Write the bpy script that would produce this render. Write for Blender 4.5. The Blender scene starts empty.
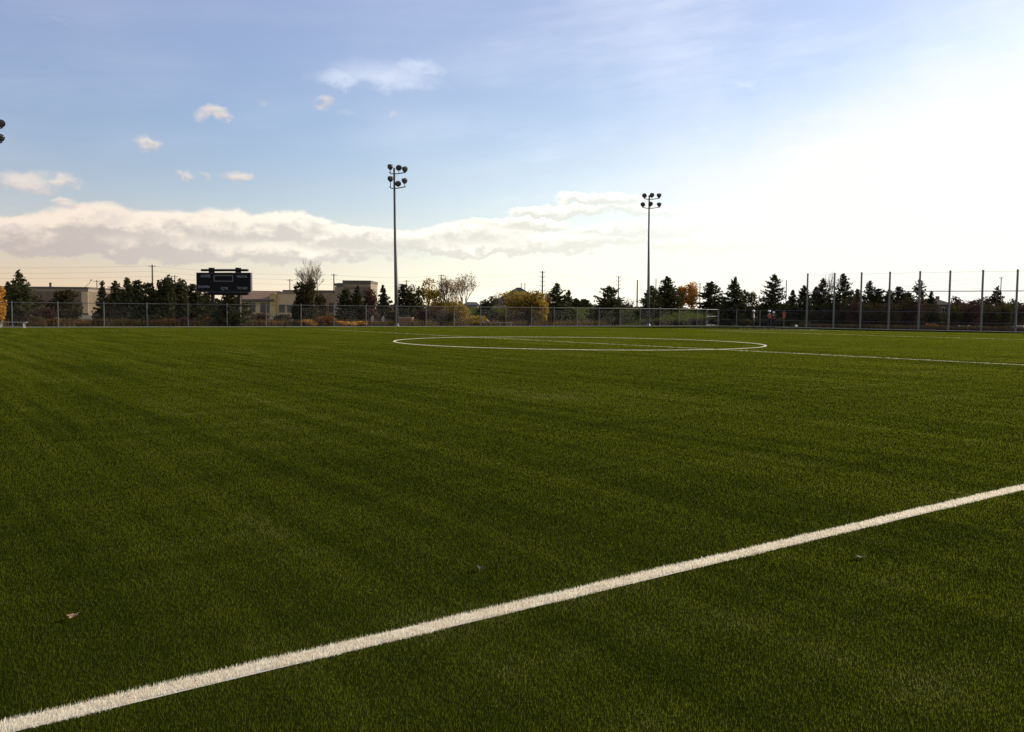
import bpy, bmesh, math, random
import numpy as np
from mathutils import Vector, Matrix

random.seed(7); RNG = np.random.default_rng(11)
S = bpy.context.scene
COL = S.collection
rad = math.radians

# ------------------------------------------------------------------ camera (solved from the pitch markings)
FPX, PITCH, ROLL, YAW, CAMH = 868.7, -0.06096, 0.009374, 0.62677, 1.444
Fv = np.array([math.sin(YAW)*math.cos(PITCH), math.cos(YAW)*math.cos(PITCH), math.sin(PITCH)])
R0 = np.array([math.cos(YAW), -math.sin(YAW), 0.0]); U0 = np.cross(R0, Fv)
Rv = math.cos(ROLL)*R0 + math.sin(ROLL)*U0
Uv = -math.sin(ROLL)*R0 + math.cos(ROLL)*U0
CAM = np.array([0, 0, CAMH])
cd = bpy.data.cameras.new('camera'); co = bpy.data.objects.new('camera', cd); COL.objects.link(co)
M = Matrix(((Rv[0], Uv[0], -Fv[0], 0), (Rv[1], Uv[1], -Fv[1], 0), (Rv[2], Uv[2], -Fv[2], CAMH), (0, 0, 0, 1)))
co.matrix_world = M
cd.sensor_width = 36; cd.lens = FPX*36/1024; cd.clip_start = 0.05; cd.clip_end = 6000
S.camera = co
S.render.resolution_x = 1024; S.render.resolution_y = 732

SUN_AZ, SUN_EL = rad(92), rad(24)     # azimuth from +Y towards +X
SUN = Vector((math.sin(SUN_AZ)*math.cos(SUN_EL), math.cos(SUN_AZ)*math.cos(SUN_EL), math.sin(SUN_EL)))

# survey helpers: where things stand, measured off the photograph
def ray(px, py): return Fv + Rv*(px-512)/FPX + Uv*(366-py)/FPX
def spot(px, Z, z=0.0):
    """point at forward depth Z under image column px, on height z"""
    b = Fv + Rv*(px-512)/FPX
    s = ((z-CAMH)/Z - b[2])/Uv[2]
    p = CAM + Z*(b + Uv*s)
    return float(p[0]), float(p[1]), float(z)
def topz(px, py, Z): return float((CAM + Z*ray(px, py))[2])
def hit_line(px, A, B):
    """forward depth where column px crosses the ground line A-B"""
    A = np.array(A, float); B = np.array(B, float)
    d = Fv[:2] + Rv[:2]*(px-512)/FPX + Uv[:2]*50/FPX
    m = np.array([[d[0], -(B-A)[0]], [d[1], -(B-A)[1]]])
    t, s = np.linalg.solve(m, A)
    P = d*t
    return float(P[0]*Fv[0]+P[1]*Fv[1] - CAMH*Fv[2]), P
FA, FB, FC = (0.0, 75.2), (88.0, 76.0), (93.6, 36.0)     # fence corners
def zf(px):
    if px < 719: return hit_line(px, FA, FB)[0]
    return hit_line(px, FB, FC)[0]

# ------------------------------------------------------------------ node helper
class V:
    def __init__(s, nt, sock): s.nt, s.s = nt, sock
    def _m(s, op, *a):
        n = s.nt.nodes.new('ShaderNodeMath'); n.operation = op
        for i, v in enumerate(a):
            if isinstance(v, V): s.nt.links.new(v.s, n.inputs[i])
            else: n.inputs[i].default_value = v
        return V(s.nt, n.outputs[0])
    def __add__(s, o): return s._m('ADD', s, o)
    def __radd__(s, o): return s._m('ADD', o, s)
    def __sub__(s, o): return s._m('SUBTRACT', s, o)
    def __rsub__(s, o): return s._m('SUBTRACT', o, s)
    def __mul__(s, o): return s._m('MULTIPLY', s, o)
    __rmul__ = __mul__
    def __truediv__(s, o): return s._m('DIVIDE', s, o)
    def max(s, o): return s._m('MAXIMUM', s, o)
    def min(s, o): return s._m('MINIMUM', s, o)
    def abs(s): return s._m('ABSOLUTE', s)
    def pow(s, o): return s._m('POWER', s, o)
    def exp(s): return s._m('EXPONENT', s)
    def step(s, a, b):
        n = s.nt.nodes.new('ShaderNodeMapRange'); n.interpolation_type = 'SMOOTHSTEP'
        s.nt.links.new(s.s, n.inputs[0]); n.inputs[1].default_value = a; n.inputs[2].default_value = b
        return V(s.nt, n.outputs[0])
def vec(nt, x, y, z=0.0):
    n = nt.nodes.new('ShaderNodeCombineXYZ')
    for i, v in enumerate((x, y, z)):
        if isinstance(v, V): nt.links.new(v.s, n.inputs[i])
        else: n.inputs[i].default_value = v
    return n.outputs[0]
def noise(nt, vsock, scale, detail=4, rough=.55, color=False):
    n = nt.nodes.new('ShaderNodeTexNoise'); n.inputs['Scale'].default_value = scale
    n.inputs['Detail'].default_value = detail; n.inputs['Roughness'].default_value = rough
    if vsock is not None: nt.links.new(vsock, n.inputs['Vector'])
    return n.outputs['Color'] if color else V(nt, n.outputs[0])
def mixc(nt, fac, a, b):
    n = nt.nodes.new('ShaderNodeMix'); n.data_type = 'RGBA'
    for i, v in ((0, fac), (6, a), (7, b)):
        if isinstance(v, V): nt.links.new(v.s, n.inputs[i])
        elif hasattr(v, 'links'): nt.links.new(v, n.inputs[i])
        else: n.inputs[i].default_value = v if i == 0 else (*v, 1)
    return n.outputs[2]

# ------------------------------------------------------------------ materials
def mat(name):
    m = bpy.data.materials.new(name); m.use_nodes = True; m.node_tree.nodes.clear()
    o = m.node_tree.nodes.new('ShaderNodeOutputMaterial')
    return m, m.node_tree, o
def surf(name, c1, c2=None, scale=3.0, rough=.7, metal=0.0, bump=0.0, spec=.4):
    m, nt, o = mat(name)
    p = nt.nodes.new('ShaderNodeBsdfPrincipled'); nt.links.new(p.outputs[0], o.inputs[0])
    tc = nt.nodes.new('ShaderNodeTexCoord')
    n = noise(nt, tc.outputs['Object'], scale, 6, .6)
    c = mixc(nt, n.step(.3, .7), c1, c2 or tuple(x*.7 for x in c1))
    nt.links.new(c, p.inputs['Base Color'])
    p.inputs['Roughness'].default_value = rough; p.inputs['Metallic'].default_value = metal
    p.inputs['Specular IOR Level'].default_value = spec
    if bump:
        b = nt.nodes.new('ShaderNodeBump'); b.inputs['Strength'].default_value = bump
        nt.links.new(n.s, b.inputs['Height']); nt.links.new(b.outputs[0], p.inputs['Normal'])
    return m
def leafy(name, c1, c2, trans=.35, scale=.9):
    m, nt, o = mat(name)
    g = nt.nodes.new('ShaderNodeNewGeometry')
    n = noise(nt, g.outputs['Position'], scale, 3)
    f = V(nt, g.outputs['Random Per Island'])*.55 + n*.75 - .15
    c = mixc(nt, f.step(.1, .9), c1, c2)
    d = nt.nodes.new('ShaderNodeBsdfDiffuse'); t = nt.nodes.new('ShaderNodeBsdfTranslucent')
    nt.links.new(c, d.inputs[0]); nt.links.new(c, t.inputs[0])
    x = nt.nodes.new('ShaderNodeMixShader'); x.inputs[0].default_value = trans
    nt.links.new(d.outputs[0], x.inputs[1]); nt.links.new(t.outputs[0], x.inputs[2])
    nt.links.new(x.outputs[0], o.inputs[0])
    return m
def turf_mat(name, blades):
    m, nt, o = mat(name)
    g = nt.nodes.new('ShaderNodeNewGeometry')
    sp = nt.nodes.new('ShaderNodeSeparateXYZ'); nt.links.new(g.outputs['Position'], sp.inputs[0])
    X, Y = V(nt, sp.outputs[0]), V(nt, sp.outputs[1])
    streak = noise(nt, vec(nt, X*2.6, Y*.11), 1.0, 5, .65)      # fibres combed along the rolls
    streak2 = noise(nt, vec(nt, X*.55, Y*.035, 7.0), 1.0, 3, .5)
    cross = noise(nt, vec(nt, X*.16, Y*2.2, 11.0), 1.0, 5, .65)
    patch = noise(nt, vec(nt, X*.35, Y*.22, 3.0), 1.0, 5, .6)
    f = (streak-.5)*.9 + (streak2-.5)*.22 + (cross-.5)*.45 + (patch-.5)*.22 + .5
    if blades: f = f + V(nt, g.outputs['Random Per Island'])*.20 - .10
    f = f.step(.2, .85)
    if blades:
        c = mixc(nt, f, (.044, .064, .004), (.162, .180, .010))
        pale = (streak*.5+cross*.5+(patch-.5)*.3).step(.54, .70)*.48
        c = mixc(nt, pale, c, (.17, .17, .07))
        dry = V(nt, g.outputs['Random Per Island']).step(.93, .97)*.6
        c = mixc(nt, dry, c, (.16, .14, .07))
    else:
        c = mixc(nt, f, (.008, .011, .0015), (.018, .023, .003))
    d = nt.nodes.new('ShaderNodeBsdfDiffuse'); nt.links.new(c, d.inputs[0])
    if blades:
        t = nt.nodes.new('ShaderNodeBsdfTranslucent'); nt.links.new(c, t.inputs[0])
        x = nt.nodes.new('ShaderNodeMixShader'); x.inputs[0].default_value = .5
        nt.links.new(d.outputs[0], x.inputs[1]); nt.links.new(t.outputs[0], x.inputs[2])
        nt.links.new(x.outputs[0], o.inputs[0])
    else: nt.links.new(d.outputs[0], o.inputs[0])
    return m
def line_mat():
    m, nt, o = mat('white_fibre')
    g = nt.nodes.new('ShaderNodeNewGeometry')
    n = noise(nt, g.outputs['Position'], 9.0, 5, .65)
    f = V(nt, g.outputs['Random Per Island'])*.5 + n*.7 - .1
    st_ = noise(nt, g.outputs['Position'], 3.2, 6, .7)
    c = mixc(nt, f.step(.1, .8), (.74, .64, .47), (.94, .90, .78))
    c = mixc(nt, V(nt, g.outputs['Random Per Island']).step(.90, .93)*.6, c, (.16, .14, .08))
    c = mixc(nt, st_.step(.54, .76)*.35, c, (.34, .28, .17))
    d = nt.nodes.new('ShaderNodeBsdfDiffuse'); nt.links.new(c, d.inputs[0])
    t = nt.nodes.new('ShaderNodeBsdfTranslucent'); nt.links.new(c, t.inputs[0])
    x = nt.nodes.new('ShaderNodeMixShader'); x.inputs[0].default_value = .42
    nt.links.new(d.outputs[0], x.inputs[1]); nt.links.new(t.outputs[0], x.inputs[2])
    nt.links.new(x.outputs[0], o.inputs[0])
    return m
MT = dict(
    turf=turf_mat('turf_infill', False), blade=turf_mat('turf_fibre', True), line=line_mat(),
    ground=surf('dry_ground', (.060, .050, .025), (.04, .038, .016), .15, .95, bump=.2),
    berm=leafy('berm_grass', (.034, .046, .010), (.06, .066, .016), .0, .5),
    kerb=surf('kerb_concrete', (.34, .32, .28), (.26, .25, .22), 4, .9),
    steel=surf('galvanised_steel', (.145, .142, .135), (.105, .105, .10), 6, .45, .55),
    benchm=surf('weathered_aluminium', (.34, .33, .31), (.26, .255, .24), 6, .6, .2),
    wire=surf('galvanised_wire', (.13, .125, .12), (.10, .10, .095), 6, .6, .2),
    net=surf('black_net_cord', (.03, .03, .03), None, 6, .8),
    polem=surf('floodlight_pole_steel', (.12, .12, .115), (.09, .09, .085), 2, .5, .5),
    lamp=surf('lamp_housing', (.03, .03, .032), (.018, .018, .02), 8, .4, .3),
    glass=surf('lamp_glass', (.10, .10, .10), (.06, .06, .06), 8, .15, .0, spec=.6),
    black=surf('scoreboard_black', (.010, .009, .009), (.014, .013, .013), 5, .8, spec=.1),
    letter=surf('faded_white_letter', (.30, .30, .30), (.24, .24, .24), 20, .6),
    rustpost=surf('rust_brown_post', (.028, .016, .012), (.02, .012, .01), 3, .8),
    trim=surf('scoreboard_trim', (.07, .07, .07), (.05, .05, .05), 5, .5),
    stucco=surf('tan_stucco', (.50, .37, .21), (.42, .31, .18), .6, .9),
    brown=surf('brown_brick', (.15, .108, .07), (.115, .083, .055), .8, .9),
    brown2=surf('taupe_stucco', (.25, .19, .13), (.20, .155, .105), .5, .9),
    ochre=surf('ochre_stucco', (.42, .31, .13), (.36, .26, .11), .6, .9),
    clay=surf('clay_roof', (.22, .13, .075), (.17, .10, .06), 1, .9),
    cornice=surf('dark_cornice', (.10, .085, .07), (.075, .065, .055), 2, .8),
    window=surf('dark_window', (.03, .033, .035), (.02, .022, .025), 2, .12, spec=.6),
    slate=surf('grey_shingle', (.07, .07, .075), (.045, .042, .042), .5, .9, spec=.15),
    brownroof=surf('brown_shingle', (.045, .03, .024), (.032, .022, .018), .5, .95, spec=.1),
    white=surf('white_paint', (.72, .71, .68), (.62, .61, .58), 2, .5),
    rubber=surf('black_rubber', (.02, .02, .02), None, 6, .8),
    wood=surf('weathered_pole_wood', (.12, .095, .07), (.08, .065, .05), 2, .9),
    cable=surf('power_cable', (.05, .045, .04), None, 2, .7),
    brick=surf('red_brick', (.20, .10, .06), (.15, .075, .045), 2.5, .9),
    stone=surf('pale_boulder', (.26, .23, .19), (.17, .15, .125), 3, .9, bump=.5),
    bark=surf('bark', (.07, .052, .038), (.045, .034, .026), 5, .95, bump=.4),
    palebark=surf('pale_bark', (.20, .155, .11), (.14, .11, .08), 3, .95),
    twig=surf('bare_twig', (.16, .115, .08), (.11, .08, .06), 3, .95),
    spruce=leafy('spruce_needles', (.024, .028, .012), (.085, .085, .034), .22),
    spruceb=leafy('spruce_needles_brownish', (.028, .024, .012), (.090, .072, .032), .2),
    dark=leafy('dark_evergreen', (.022, .023, .011), (.072, .070, .031), .2),
    olive=leafy('olive_foliage', (.03, .03, .010), (.10, .085, .025), .3),
    orange=leafy('orange_foliage', (.32, .15, .025), (.62, .32, .07), .5),
    gold=leafy('golden_foliage', (.22, .14, .02), (.42, .28, .05), .4),
    goldo=leafy('olive_gold_foliage', (.14, .10, .02), (.38, .25, .045), .4),
    tan=leafy('tan_foliage', (.20, .13, .06), (.36, .23, .10), .35),
    rust=leafy('rusty_brush', (.12, .05, .02), (.28, .12, .045), .3),
    maroon=leafy('maroon_twigs', (.05, .026, .02), (.12, .06, .045), .2),
    brush=leafy('brown_brush', (.035, .027, .017), (.10, .075, .042), .2),
    drygrass=leafy('dry_growth', (.05, .036, .016), (.17, .11, .042), .3, .35), bankgrass=leafy('bank_grass_blades', (.032, .048, .008), (.09, .105, .02), .3, .3),
    grassy=leafy('dry_tall_grass', (.09, .08, .025), (.20, .16, .06), .3),
    wood_far=leafy('distant_wood', (.022, .022, .014), (.07, .058, .032), .15, .08),
    skin=surf('skin', (.42, .25, .17), (.38, .22, .15), 6, .6),
    cloth=surf('dark_work_clothes', (.02, .02, .024), (.014, .014, .016), 8, .9),
    jacket=surf('black_jacket', (.03, .03, .028), (.02, .02, .02), 8, .9),
    hivis=surf('orange_hivis', (.36, .095, .045), (.28, .075, .035), 10, .8),
    redvest=surf('red_orange_jacket', (.42, .08, .035), (.34, .06, .03), 10, .8),
    yellowvest=surf('pale_lime_hivis', (.60, .62, .36), (.5, .52, .3), 10, .8),
    helmet=surf('white_helmet', (.75, .74, .70), (.68, .67, .64), 10, .35),
    leaf=surf('dead_leaf', (.28, .17, .095), (.14, .085, .05), 40, .8),
    leafd=surf('dark_dead_leaf', (.06, .045, .03), (.035, .028, .02), 40, .8),
    leafp=surf('pale_dead_leaf', (.22, .19, .12), (.14, .12, .08), 40, .8),
)

# ------------------------------------------------------------------ mesh helpers
class MB:
    def __init__(s): s.v, s.f = [], []
    def add(s, vs, fs):
        b = len(s.v); s.v += [tuple(v) for v in vs]; s.f += [tuple(i+b for i in f) for f in fs]
    def box(s, x0, x1, y0, y1, z0, z1):
        s.add([(x0,y0,z0),(x1,y0,z0),(x1,y1,z0),(x0,y1,z0),(x0,y0,z1),(x1,y0,z1),(x1,y1,z1),(x0,y1,z1)],
              [(0,3,2,1),(4,5,6,7),(0,1,5,4),(1,2,6,5),(2,3,7,6),(3,0,4,7)])
    def tube(s, pts, rs, n=8, cap=True):
        pts = [Vector(p) for p in pts]
        if not hasattr(rs, '__len__'): rs = [rs]*len(pts)
        b = len(s.v); prev = None
        for i, p in enumerate(pts):
            d = (pts[min(i+1, len(pts)-1)] - pts[max(i-1, 0)])
            d = d.normalized() if d.length > 1e-9 else Vector((0, 0, 1))
            a = (Vector((1, 0, 0)) if abs(d.x) < .9 else Vector((0, 1, 0))) if prev is None else prev
            u = (a - d*a.dot(d)).normalized(); w = d.cross(u); prev = u
            for k in range(n):
                t = 2*math.pi*k/n
                s.v.append(tuple(p + (u*math.cos(t) + w*math.sin(t))*rs[i]))
        for i in range(len(pts)-1):
            for k in range(n):
                k2 = (k+1) % n
                s.f.append((b+i*n+k, b+i*n+k2, b+(i+1)*n+k2, b+(i+1)*n+k))
        if cap:
            s.f.append(tuple(b+k for k in reversed(range(n))))
            s.f.append(tuple(b+(len(pts)-1)*n+k for k in range(n)))
    def lathe(s, prof, n=14, c=(0,0,0), axis=None):
        """prof: list of (radius, height) turned about `axis` through c"""
        ax = Vector(axis or (0, 0, 1)).normalized()
        q = Vector((0, 0, 1)).rotation_difference(ax); c = Vector(c)
        b = len(s.v)
        for r, h in prof:
            for k in range(n):
                t = 2*math.pi*k/n
                s.v.append(tuple(c + q @ Vector((r*math.cos(t), r*math.sin(t), h))))
        for i in range(len(prof)-1):
            for k in range(n):
                k2 = (k+1) % n
                s.f.append((b+i*n+k, b+i*n+k2, b+(i+1)*n+k2, b+(i+1)*n+k))
        s.f.append(tuple(b+k for k in reversed(range(n)))); s.f.append(tuple(b+(len(prof)-1)*n+k for k in range(n)))
    def obj(s, name, m, parent=None, smooth=False):
        me = bpy.data.meshes.new(name); me.from_pydata(s.v, [], s.f); me.update()
        return link(name, me, m, parent, smooth)
def link(name, me, m, parent=None, smooth=False):
    me.materials.append(m)
    if smooth: me.polygons.foreach_set('use_smooth', [True]*len(me.polygons))
    o = bpy.data.objects.new(name, me); COL.objects.link(o)
    if parent is not None: o.parent = parent
    return o
def np_mesh(name, verts, nper):
    """verts (N, nper, 3): N loose polygons"""
    verts = np.asarray(verts, np.float32); N = verts.shape[0]
    me = bpy.data.meshes.new(name)
    me.vertices.add(N*nper); me.vertices.foreach_set('co', verts.reshape(-1))
    me.loops.add(N*nper); me.loops.foreach_set('vertex_index', np.arange(N*nper, dtype=np.int32))
    me.polygons.add(N); me.polygons.foreach_set('loop_start', np.arange(0, N*nper, nper, dtype=np.int32))
    me.polygons.foreach_set('loop_total', np.full(N, nper, np.int32))
    me.update(calc_edges=True); return me
def thing(name, label, cat, loc, rz=0.0, group=None):
    o = bpy.data.objects.new(name, None); COL.objects.link(o); o.location = loc; o.rotation_euler = (0, 0, rz)
    o.empty_display_size = .3
    return tag(o, label, cat, group)
def tag(o, label, cat, group=None):
    o['label'] = label; o['category'] = cat
    if group: o['group'] = group
    return o
def struct(o, kind='structure'): o['kind'] = kind; return o

# ------------------------------------------------------------------ sky
def build_sky():
    w = bpy.data.worlds.new('World'); S.world = w; w.use_nodes = True
    nt = w.node_tree; nt.nodes.clear()
    out = nt.nodes.new('ShaderNodeOutputWorld'); bg = nt.nodes.new('ShaderNodeBackground')
    nt.links.new(bg.outputs[0], out.inputs[0])
    ST = .10; bg.inputs[1].default_value = ST
    sky = nt.nodes.new('ShaderNodeTexSky'); sky.sky_type = 'NISHITA'; sky.sun_disc = False
    sky.sun_elevation = SUN_EL; sky.sun_rotation = SUN_AZ
    sky.air_density = 1.0; sky.dust_density = 1.0; sky.ozone_density = 4.2; sky.altitude = 150
    tc = nt.nodes.new('ShaderNodeTexCoord')
    sp = nt.nodes.new('ShaderNodeSeparateXYZ'); nt.links.new(tc.outputs['Generated'], sp.inputs[0])
    x, y, z = (V(nt, sp.outputs[i]) for i in range(3))
    # azimuth about the cloud bank's own bearing, and elevation, in degrees
    ca, sa = math.cos(YAW), math.sin(YAW)
    az = (x*ca - y*sa)._m('ARCTAN2', x*ca - y*sa, x*sa + y*ca)*57.29578
    el = z._m('ARCSINE', z)*57.29578
    def ae(px, py):
        d = ray(px, py); d = d/np.linalg.norm(d)
        return (math.degrees(math.atan2(d[0]*ca-d[1]*sa, d[0]*sa+d[1]*ca)), math.degrees(math.asin(d[2])))
    n_big = noise(nt, vec(nt, az*.22, el*.34, 2.0), 1.0, 7, .58)
    n_fine = noise(nt, vec(nt, az*.8, el*1.25, 5.0), 1.0, 6, .6)
    n_x = noise(nt, vec(nt, az*.5, el*.8, 9.0), 1.0, 4, .6)
    wx = az + (n_x - .5)*2.2; wy = el + (n_big - .5)*1.7 + (n_fine - .5)*1.3
    P = vec(nt, wx, wy, 0.0)
    def ell(px, py, hw, hh, st=1.0):
        a, e = ae(px, py); a1, _ = ae(px+hw, py); _, e1 = ae(px, py-hh)
        s = nt.nodes.new('ShaderNodeVectorMath'); s.operation = 'SUBTRACT'; nt.links.new(P, s.inputs[0]); s.inputs[1].default_value = (a, e, 0)
        m = nt.nodes.new('ShaderNodeVectorMath'); m.operation = 'MULTIPLY'; nt.links.new(s.outputs[0], m.inputs[0]); m.inputs[1].default_value = (1/(a1-a), 1/(e1-e), 0)
        l = nt.nodes.new('ShaderNodeVectorMath'); l.operation = 'LENGTH'; nt.links.new(m.outputs[0], l.inputs[0])
        ss = nt.nodes.new('ShaderNodeSeparateXYZ'); nt.links.new(m.outputs[0], ss.inputs[0])
        v_ = 1.0 - V(nt, l.outputs['Value'])
        return (v_ if st == 1.0 else v_*st - (1-st)*.22), V(nt, ss.outputs[1])
    def cloud(items, soft):
        val = wsum = tsum = None
        for it in items:
            v, t = ell(*it); vv = v.max(0.0); vv = vv*vv + .0001
            val = v if val is None else val.max(v)
            wsum = vv if wsum is None else wsum + vv
            tsum = vv*t if tsum is None else tsum + vv*t
        return (val + (n_fine-.5)*.55).step(0.0, soft), tsum/wsum
    band = [(20,236,70,24),(100,226,60,26),(62,232,60,22),(160,232,70,25),(225,230,60,22),(285,228,55,20),(345,239,70,14),(180,248,260,16),
            (420,240,110,13),(480,234,70,13),(520,224,60,9),(560,211,60,8),(606,199,56,8),(645,208,50,8),(560,243,120,11),(640,232,90,9),(690,246,90,9),(470,248,120,8)]
    a_band, t_band = cloud(band, .26)
    puffs = [(28,183,48,17),(64,181,22,9),(214,113,22,7),(203,116,14,5,.6),(237,177,24,9),(150,141,14,10),(186,174,11,7,.7),(204,174,8,5,.55),(64,203,16,7),(18,224,34,12),
             (112,213,24,14),(265,103,14,7,.4),(322,106,15,8,.75),(350,112,22,9,.4),(357,191,10,6,.4),(393,112,10,6,.4)]
    a_puff, t_puff = cloud(puffs, .75)
    base = sky.outputs[0]
    k = 1/ST
    def C(r, g, b): return (r*k, g*k, b*k)
    # high thin cirrus, drawn out in streaks
    ci = noise(nt, vec(nt, az*.055 + el*.02, el*.30 - az*.035, 1.0), 1.0, 6, .62)
    ci2 = noise(nt, vec(nt, az*.09, el*.09, 4.0), 1.0, 3, .5)
    a_ci = (ci*.7 + ci2*.5).step(.50, .85)*(.07 + az.step(-12.0, 16.0)*.30)
    wisp = [(385,76,80,24),(340,80,40,16),(420,68,40,14),(60,15,60,12,.4),(740,82,130,9,.6)]
    a_w, _t = cloud(wisp, 1.1)
    a_ci = a_ci.max(a_w*.34)
    c = mixc(nt, a_ci, base, C(.92, .93, .95))
    c = mixc(nt, el.step(6.0, 20.0)*.2, c, C(.56, .51, .68))
    # low haze bank, warm on the left and pale towards the sun
    warm = az.step(-34.0, 4.0)
    hz = mixc(nt, warm, C(.62, .435, .29), C(.90, .84, .66))
    a_h = ((el*-.21).exp())*1.0 + (az.step(-20.0, 10.0))*((el*-.085).exp())*.22
    c = mixc(nt, a_h.min(1.0), c, hz)
    # bright veil of cloud around the sun side
    edge = el - (az*.27 + 6.3) + (ci-.5)*14.0 + (n_big-.5)*5.0
    a_v = (edge*-1.0).step(-5.0, 4.0)*az.step(-4.0, 20.0)*.88
    c = mixc(nt, a_v, c, C(.72, .71, .665))
    # cumulus: sunlit tops, grey bases
    tb = (t_band*.85 + (n_big-.5)*1.0 + (n_fine-.5)*1.1)
    top = mixc(nt, warm, C(.66, .555, .46), C(.85, .82, .72))
    low = mixc(nt, warm, C(.39, .335, .315), C(.58, .57, .51))
    cb = mixc(nt, tb.step(-.34, .48), low, top)
    fade = 1.0 - az.step(-1.0, 15.0)*.78
    c = mixc(nt, a_band*fade*.93, c, cb)
    cp = mixc(nt, (t_puff + (n_fine-.5)*.8).step(-.7, .4), C(.44, .39, .40), C(.66, .57, .48))
    c = mixc(nt, a_puff*.68, c, cp)
    nt.links.new(c, bg.inputs[0])
build_sky()
sl = bpy.data.lights.new('sun', 'SUN'); sl.energy = 4.2; sl.angle = rad(.5); sl.color = (1.0, .90, .74)
so = bpy.data.objects.new('sun', sl); COL.objects.link(so); so.rotation_mode = 'QUATERNION'
so.rotation_quaternion = SUN.to_track_quat('Z', 'Y'); so.location = SUN*50
S.view_settings.view_transform = 'Standard'; S.view_settings.look = 'None'; S.view_settings.gamma = 1
S.view_settings.exposure = 0.55

# ------------------------------------------------------------------ ground, berm, pitch
def grid_sheet(name, xs, ys, zfun, m):
    mb = MB(); nx, ny = len(xs), len(ys)
    mb.v = [(x, y, zfun(x, y)) for y in ys for x in xs]
    mb.f = [(j*nx+i, j*nx+i+1, (j+1)*nx+i+1, (j+1)*nx+i) for j in range(ny-1) for i in range(nx-1)]
    return mb.obj(name, m, smooth=True)
struct(grid_sheet('ground', [-3000, -500, -100, 0, 100, 500, 3000], [-600, -100, 0, 100, 500, 3000], lambda x, y: -.004, MT['ground']))
mb = MB(); mb.add([(-90,-30,0),(93.6,-30,0),(93.4,36,0),(87.8,75.8,0),(-90,75.0,0)], [(0,1,2,3,4)])
struct(mb.obj('artificial_turf', MT['turf']))
# grass bank behind the far corner
def sm(a, b, x):
    t = min(1, max(0, (x-a)/(b-a))); return t*t*(3-2*t)
def bank(x, y):
    d = (x-70)*.82 + (y-78)*.25          # rises to the right along the fence
    front = sm(0, 11, (y-78.5) if x < 90 else max(y-78.5, x-95))
    h = 2.15*sm(2, 22, d)*front*(1-sm(60, 90, x-100))*(1-sm(55, 80, y-80))
    return h + (.12*math.sin(x*.5)+.1*math.sin(y*.41+x*.23))*front*min(1, h) - .02
xs = np.linspace(64, 190, 64); ys = np.linspace(78.4, 165, 50)
struct(grid_sheet('grass_bank', list(xs), list(ys), bank, MT['berm']))
# the bank's right arm, running along the end fence
def bank2(x, y): return 1.7*sm(0, 9, x-97)*sm(78.4, 60, y)*sm(20, 45, y)*(1-sm(60, 90, x-100)) - .02
def bankz(x, y):
    return bank(x, y) if (y >= 78.4 and 64 <= x <= 190) else 0.0

# markings: (sample positions along a path, width)
def blades(P, hgt, wid, lean, jit=1.0):
    """P (N,2) -> triangles standing on the turf"""
    N = len(P); a = RNG.uniform(0, 2*np.pi, N); w = wid*RNG.uniform(.6, 1.4, N)*.5
    h = hgt*RNG.uniform(.55, 1.25, N)
    dx, dy = np.cos(a)*w, np.sin(a)*w
    la = RNG.uniform(0, 2*np.pi, N); ll = h*RNG.uniform(0, lean, N)
    T = np.zeros((N, 3, 3))
    T[:, 0, 0] = P[:, 0]-dx; T[:, 0, 1] = P[:, 1]-dy; T[:, 0, 2] = .0
    T[:, 1, 0] = P[:, 0]+dx; T[:, 1, 1] = P[:, 1]+dy; T[:, 1, 2] = .0
    T[:, 2, 0] = P[:, 0]+np.cos(la)*ll; T[:, 2, 1] = P[:, 1]+np.sin(la)*ll; T[:, 2, 2] = h
    return T
LW = .105
Y0 = 3.32; CX, CY, CR = 28.23, 33.43, 9.1
PBX, GLX, YB = 60.43, 77.0, 20.15
lines = {  # name: list of segments
    'near_touchline': [((-30, Y0+LW/2), (GLX, Y0+LW/2))],
    'far_touchline': [((-20, 2*CY-Y0), (GLX, 2*CY-Y0))],
    'halfway_line': [((CX, Y0+LW), (CX, 2*CY-Y0-LW))],
    'penalty_area_line': [((PBX, CY-YB), (PBX, CY+YB)), ((PBX+LW, CY+YB), (GLX, CY+YB)), ((PBX+LW, CY-YB), (GLX, CY-YB))],
    'goal_line': [((GLX+LW, Y0), (GLX+LW, 2*CY-Y0))],
}
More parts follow.
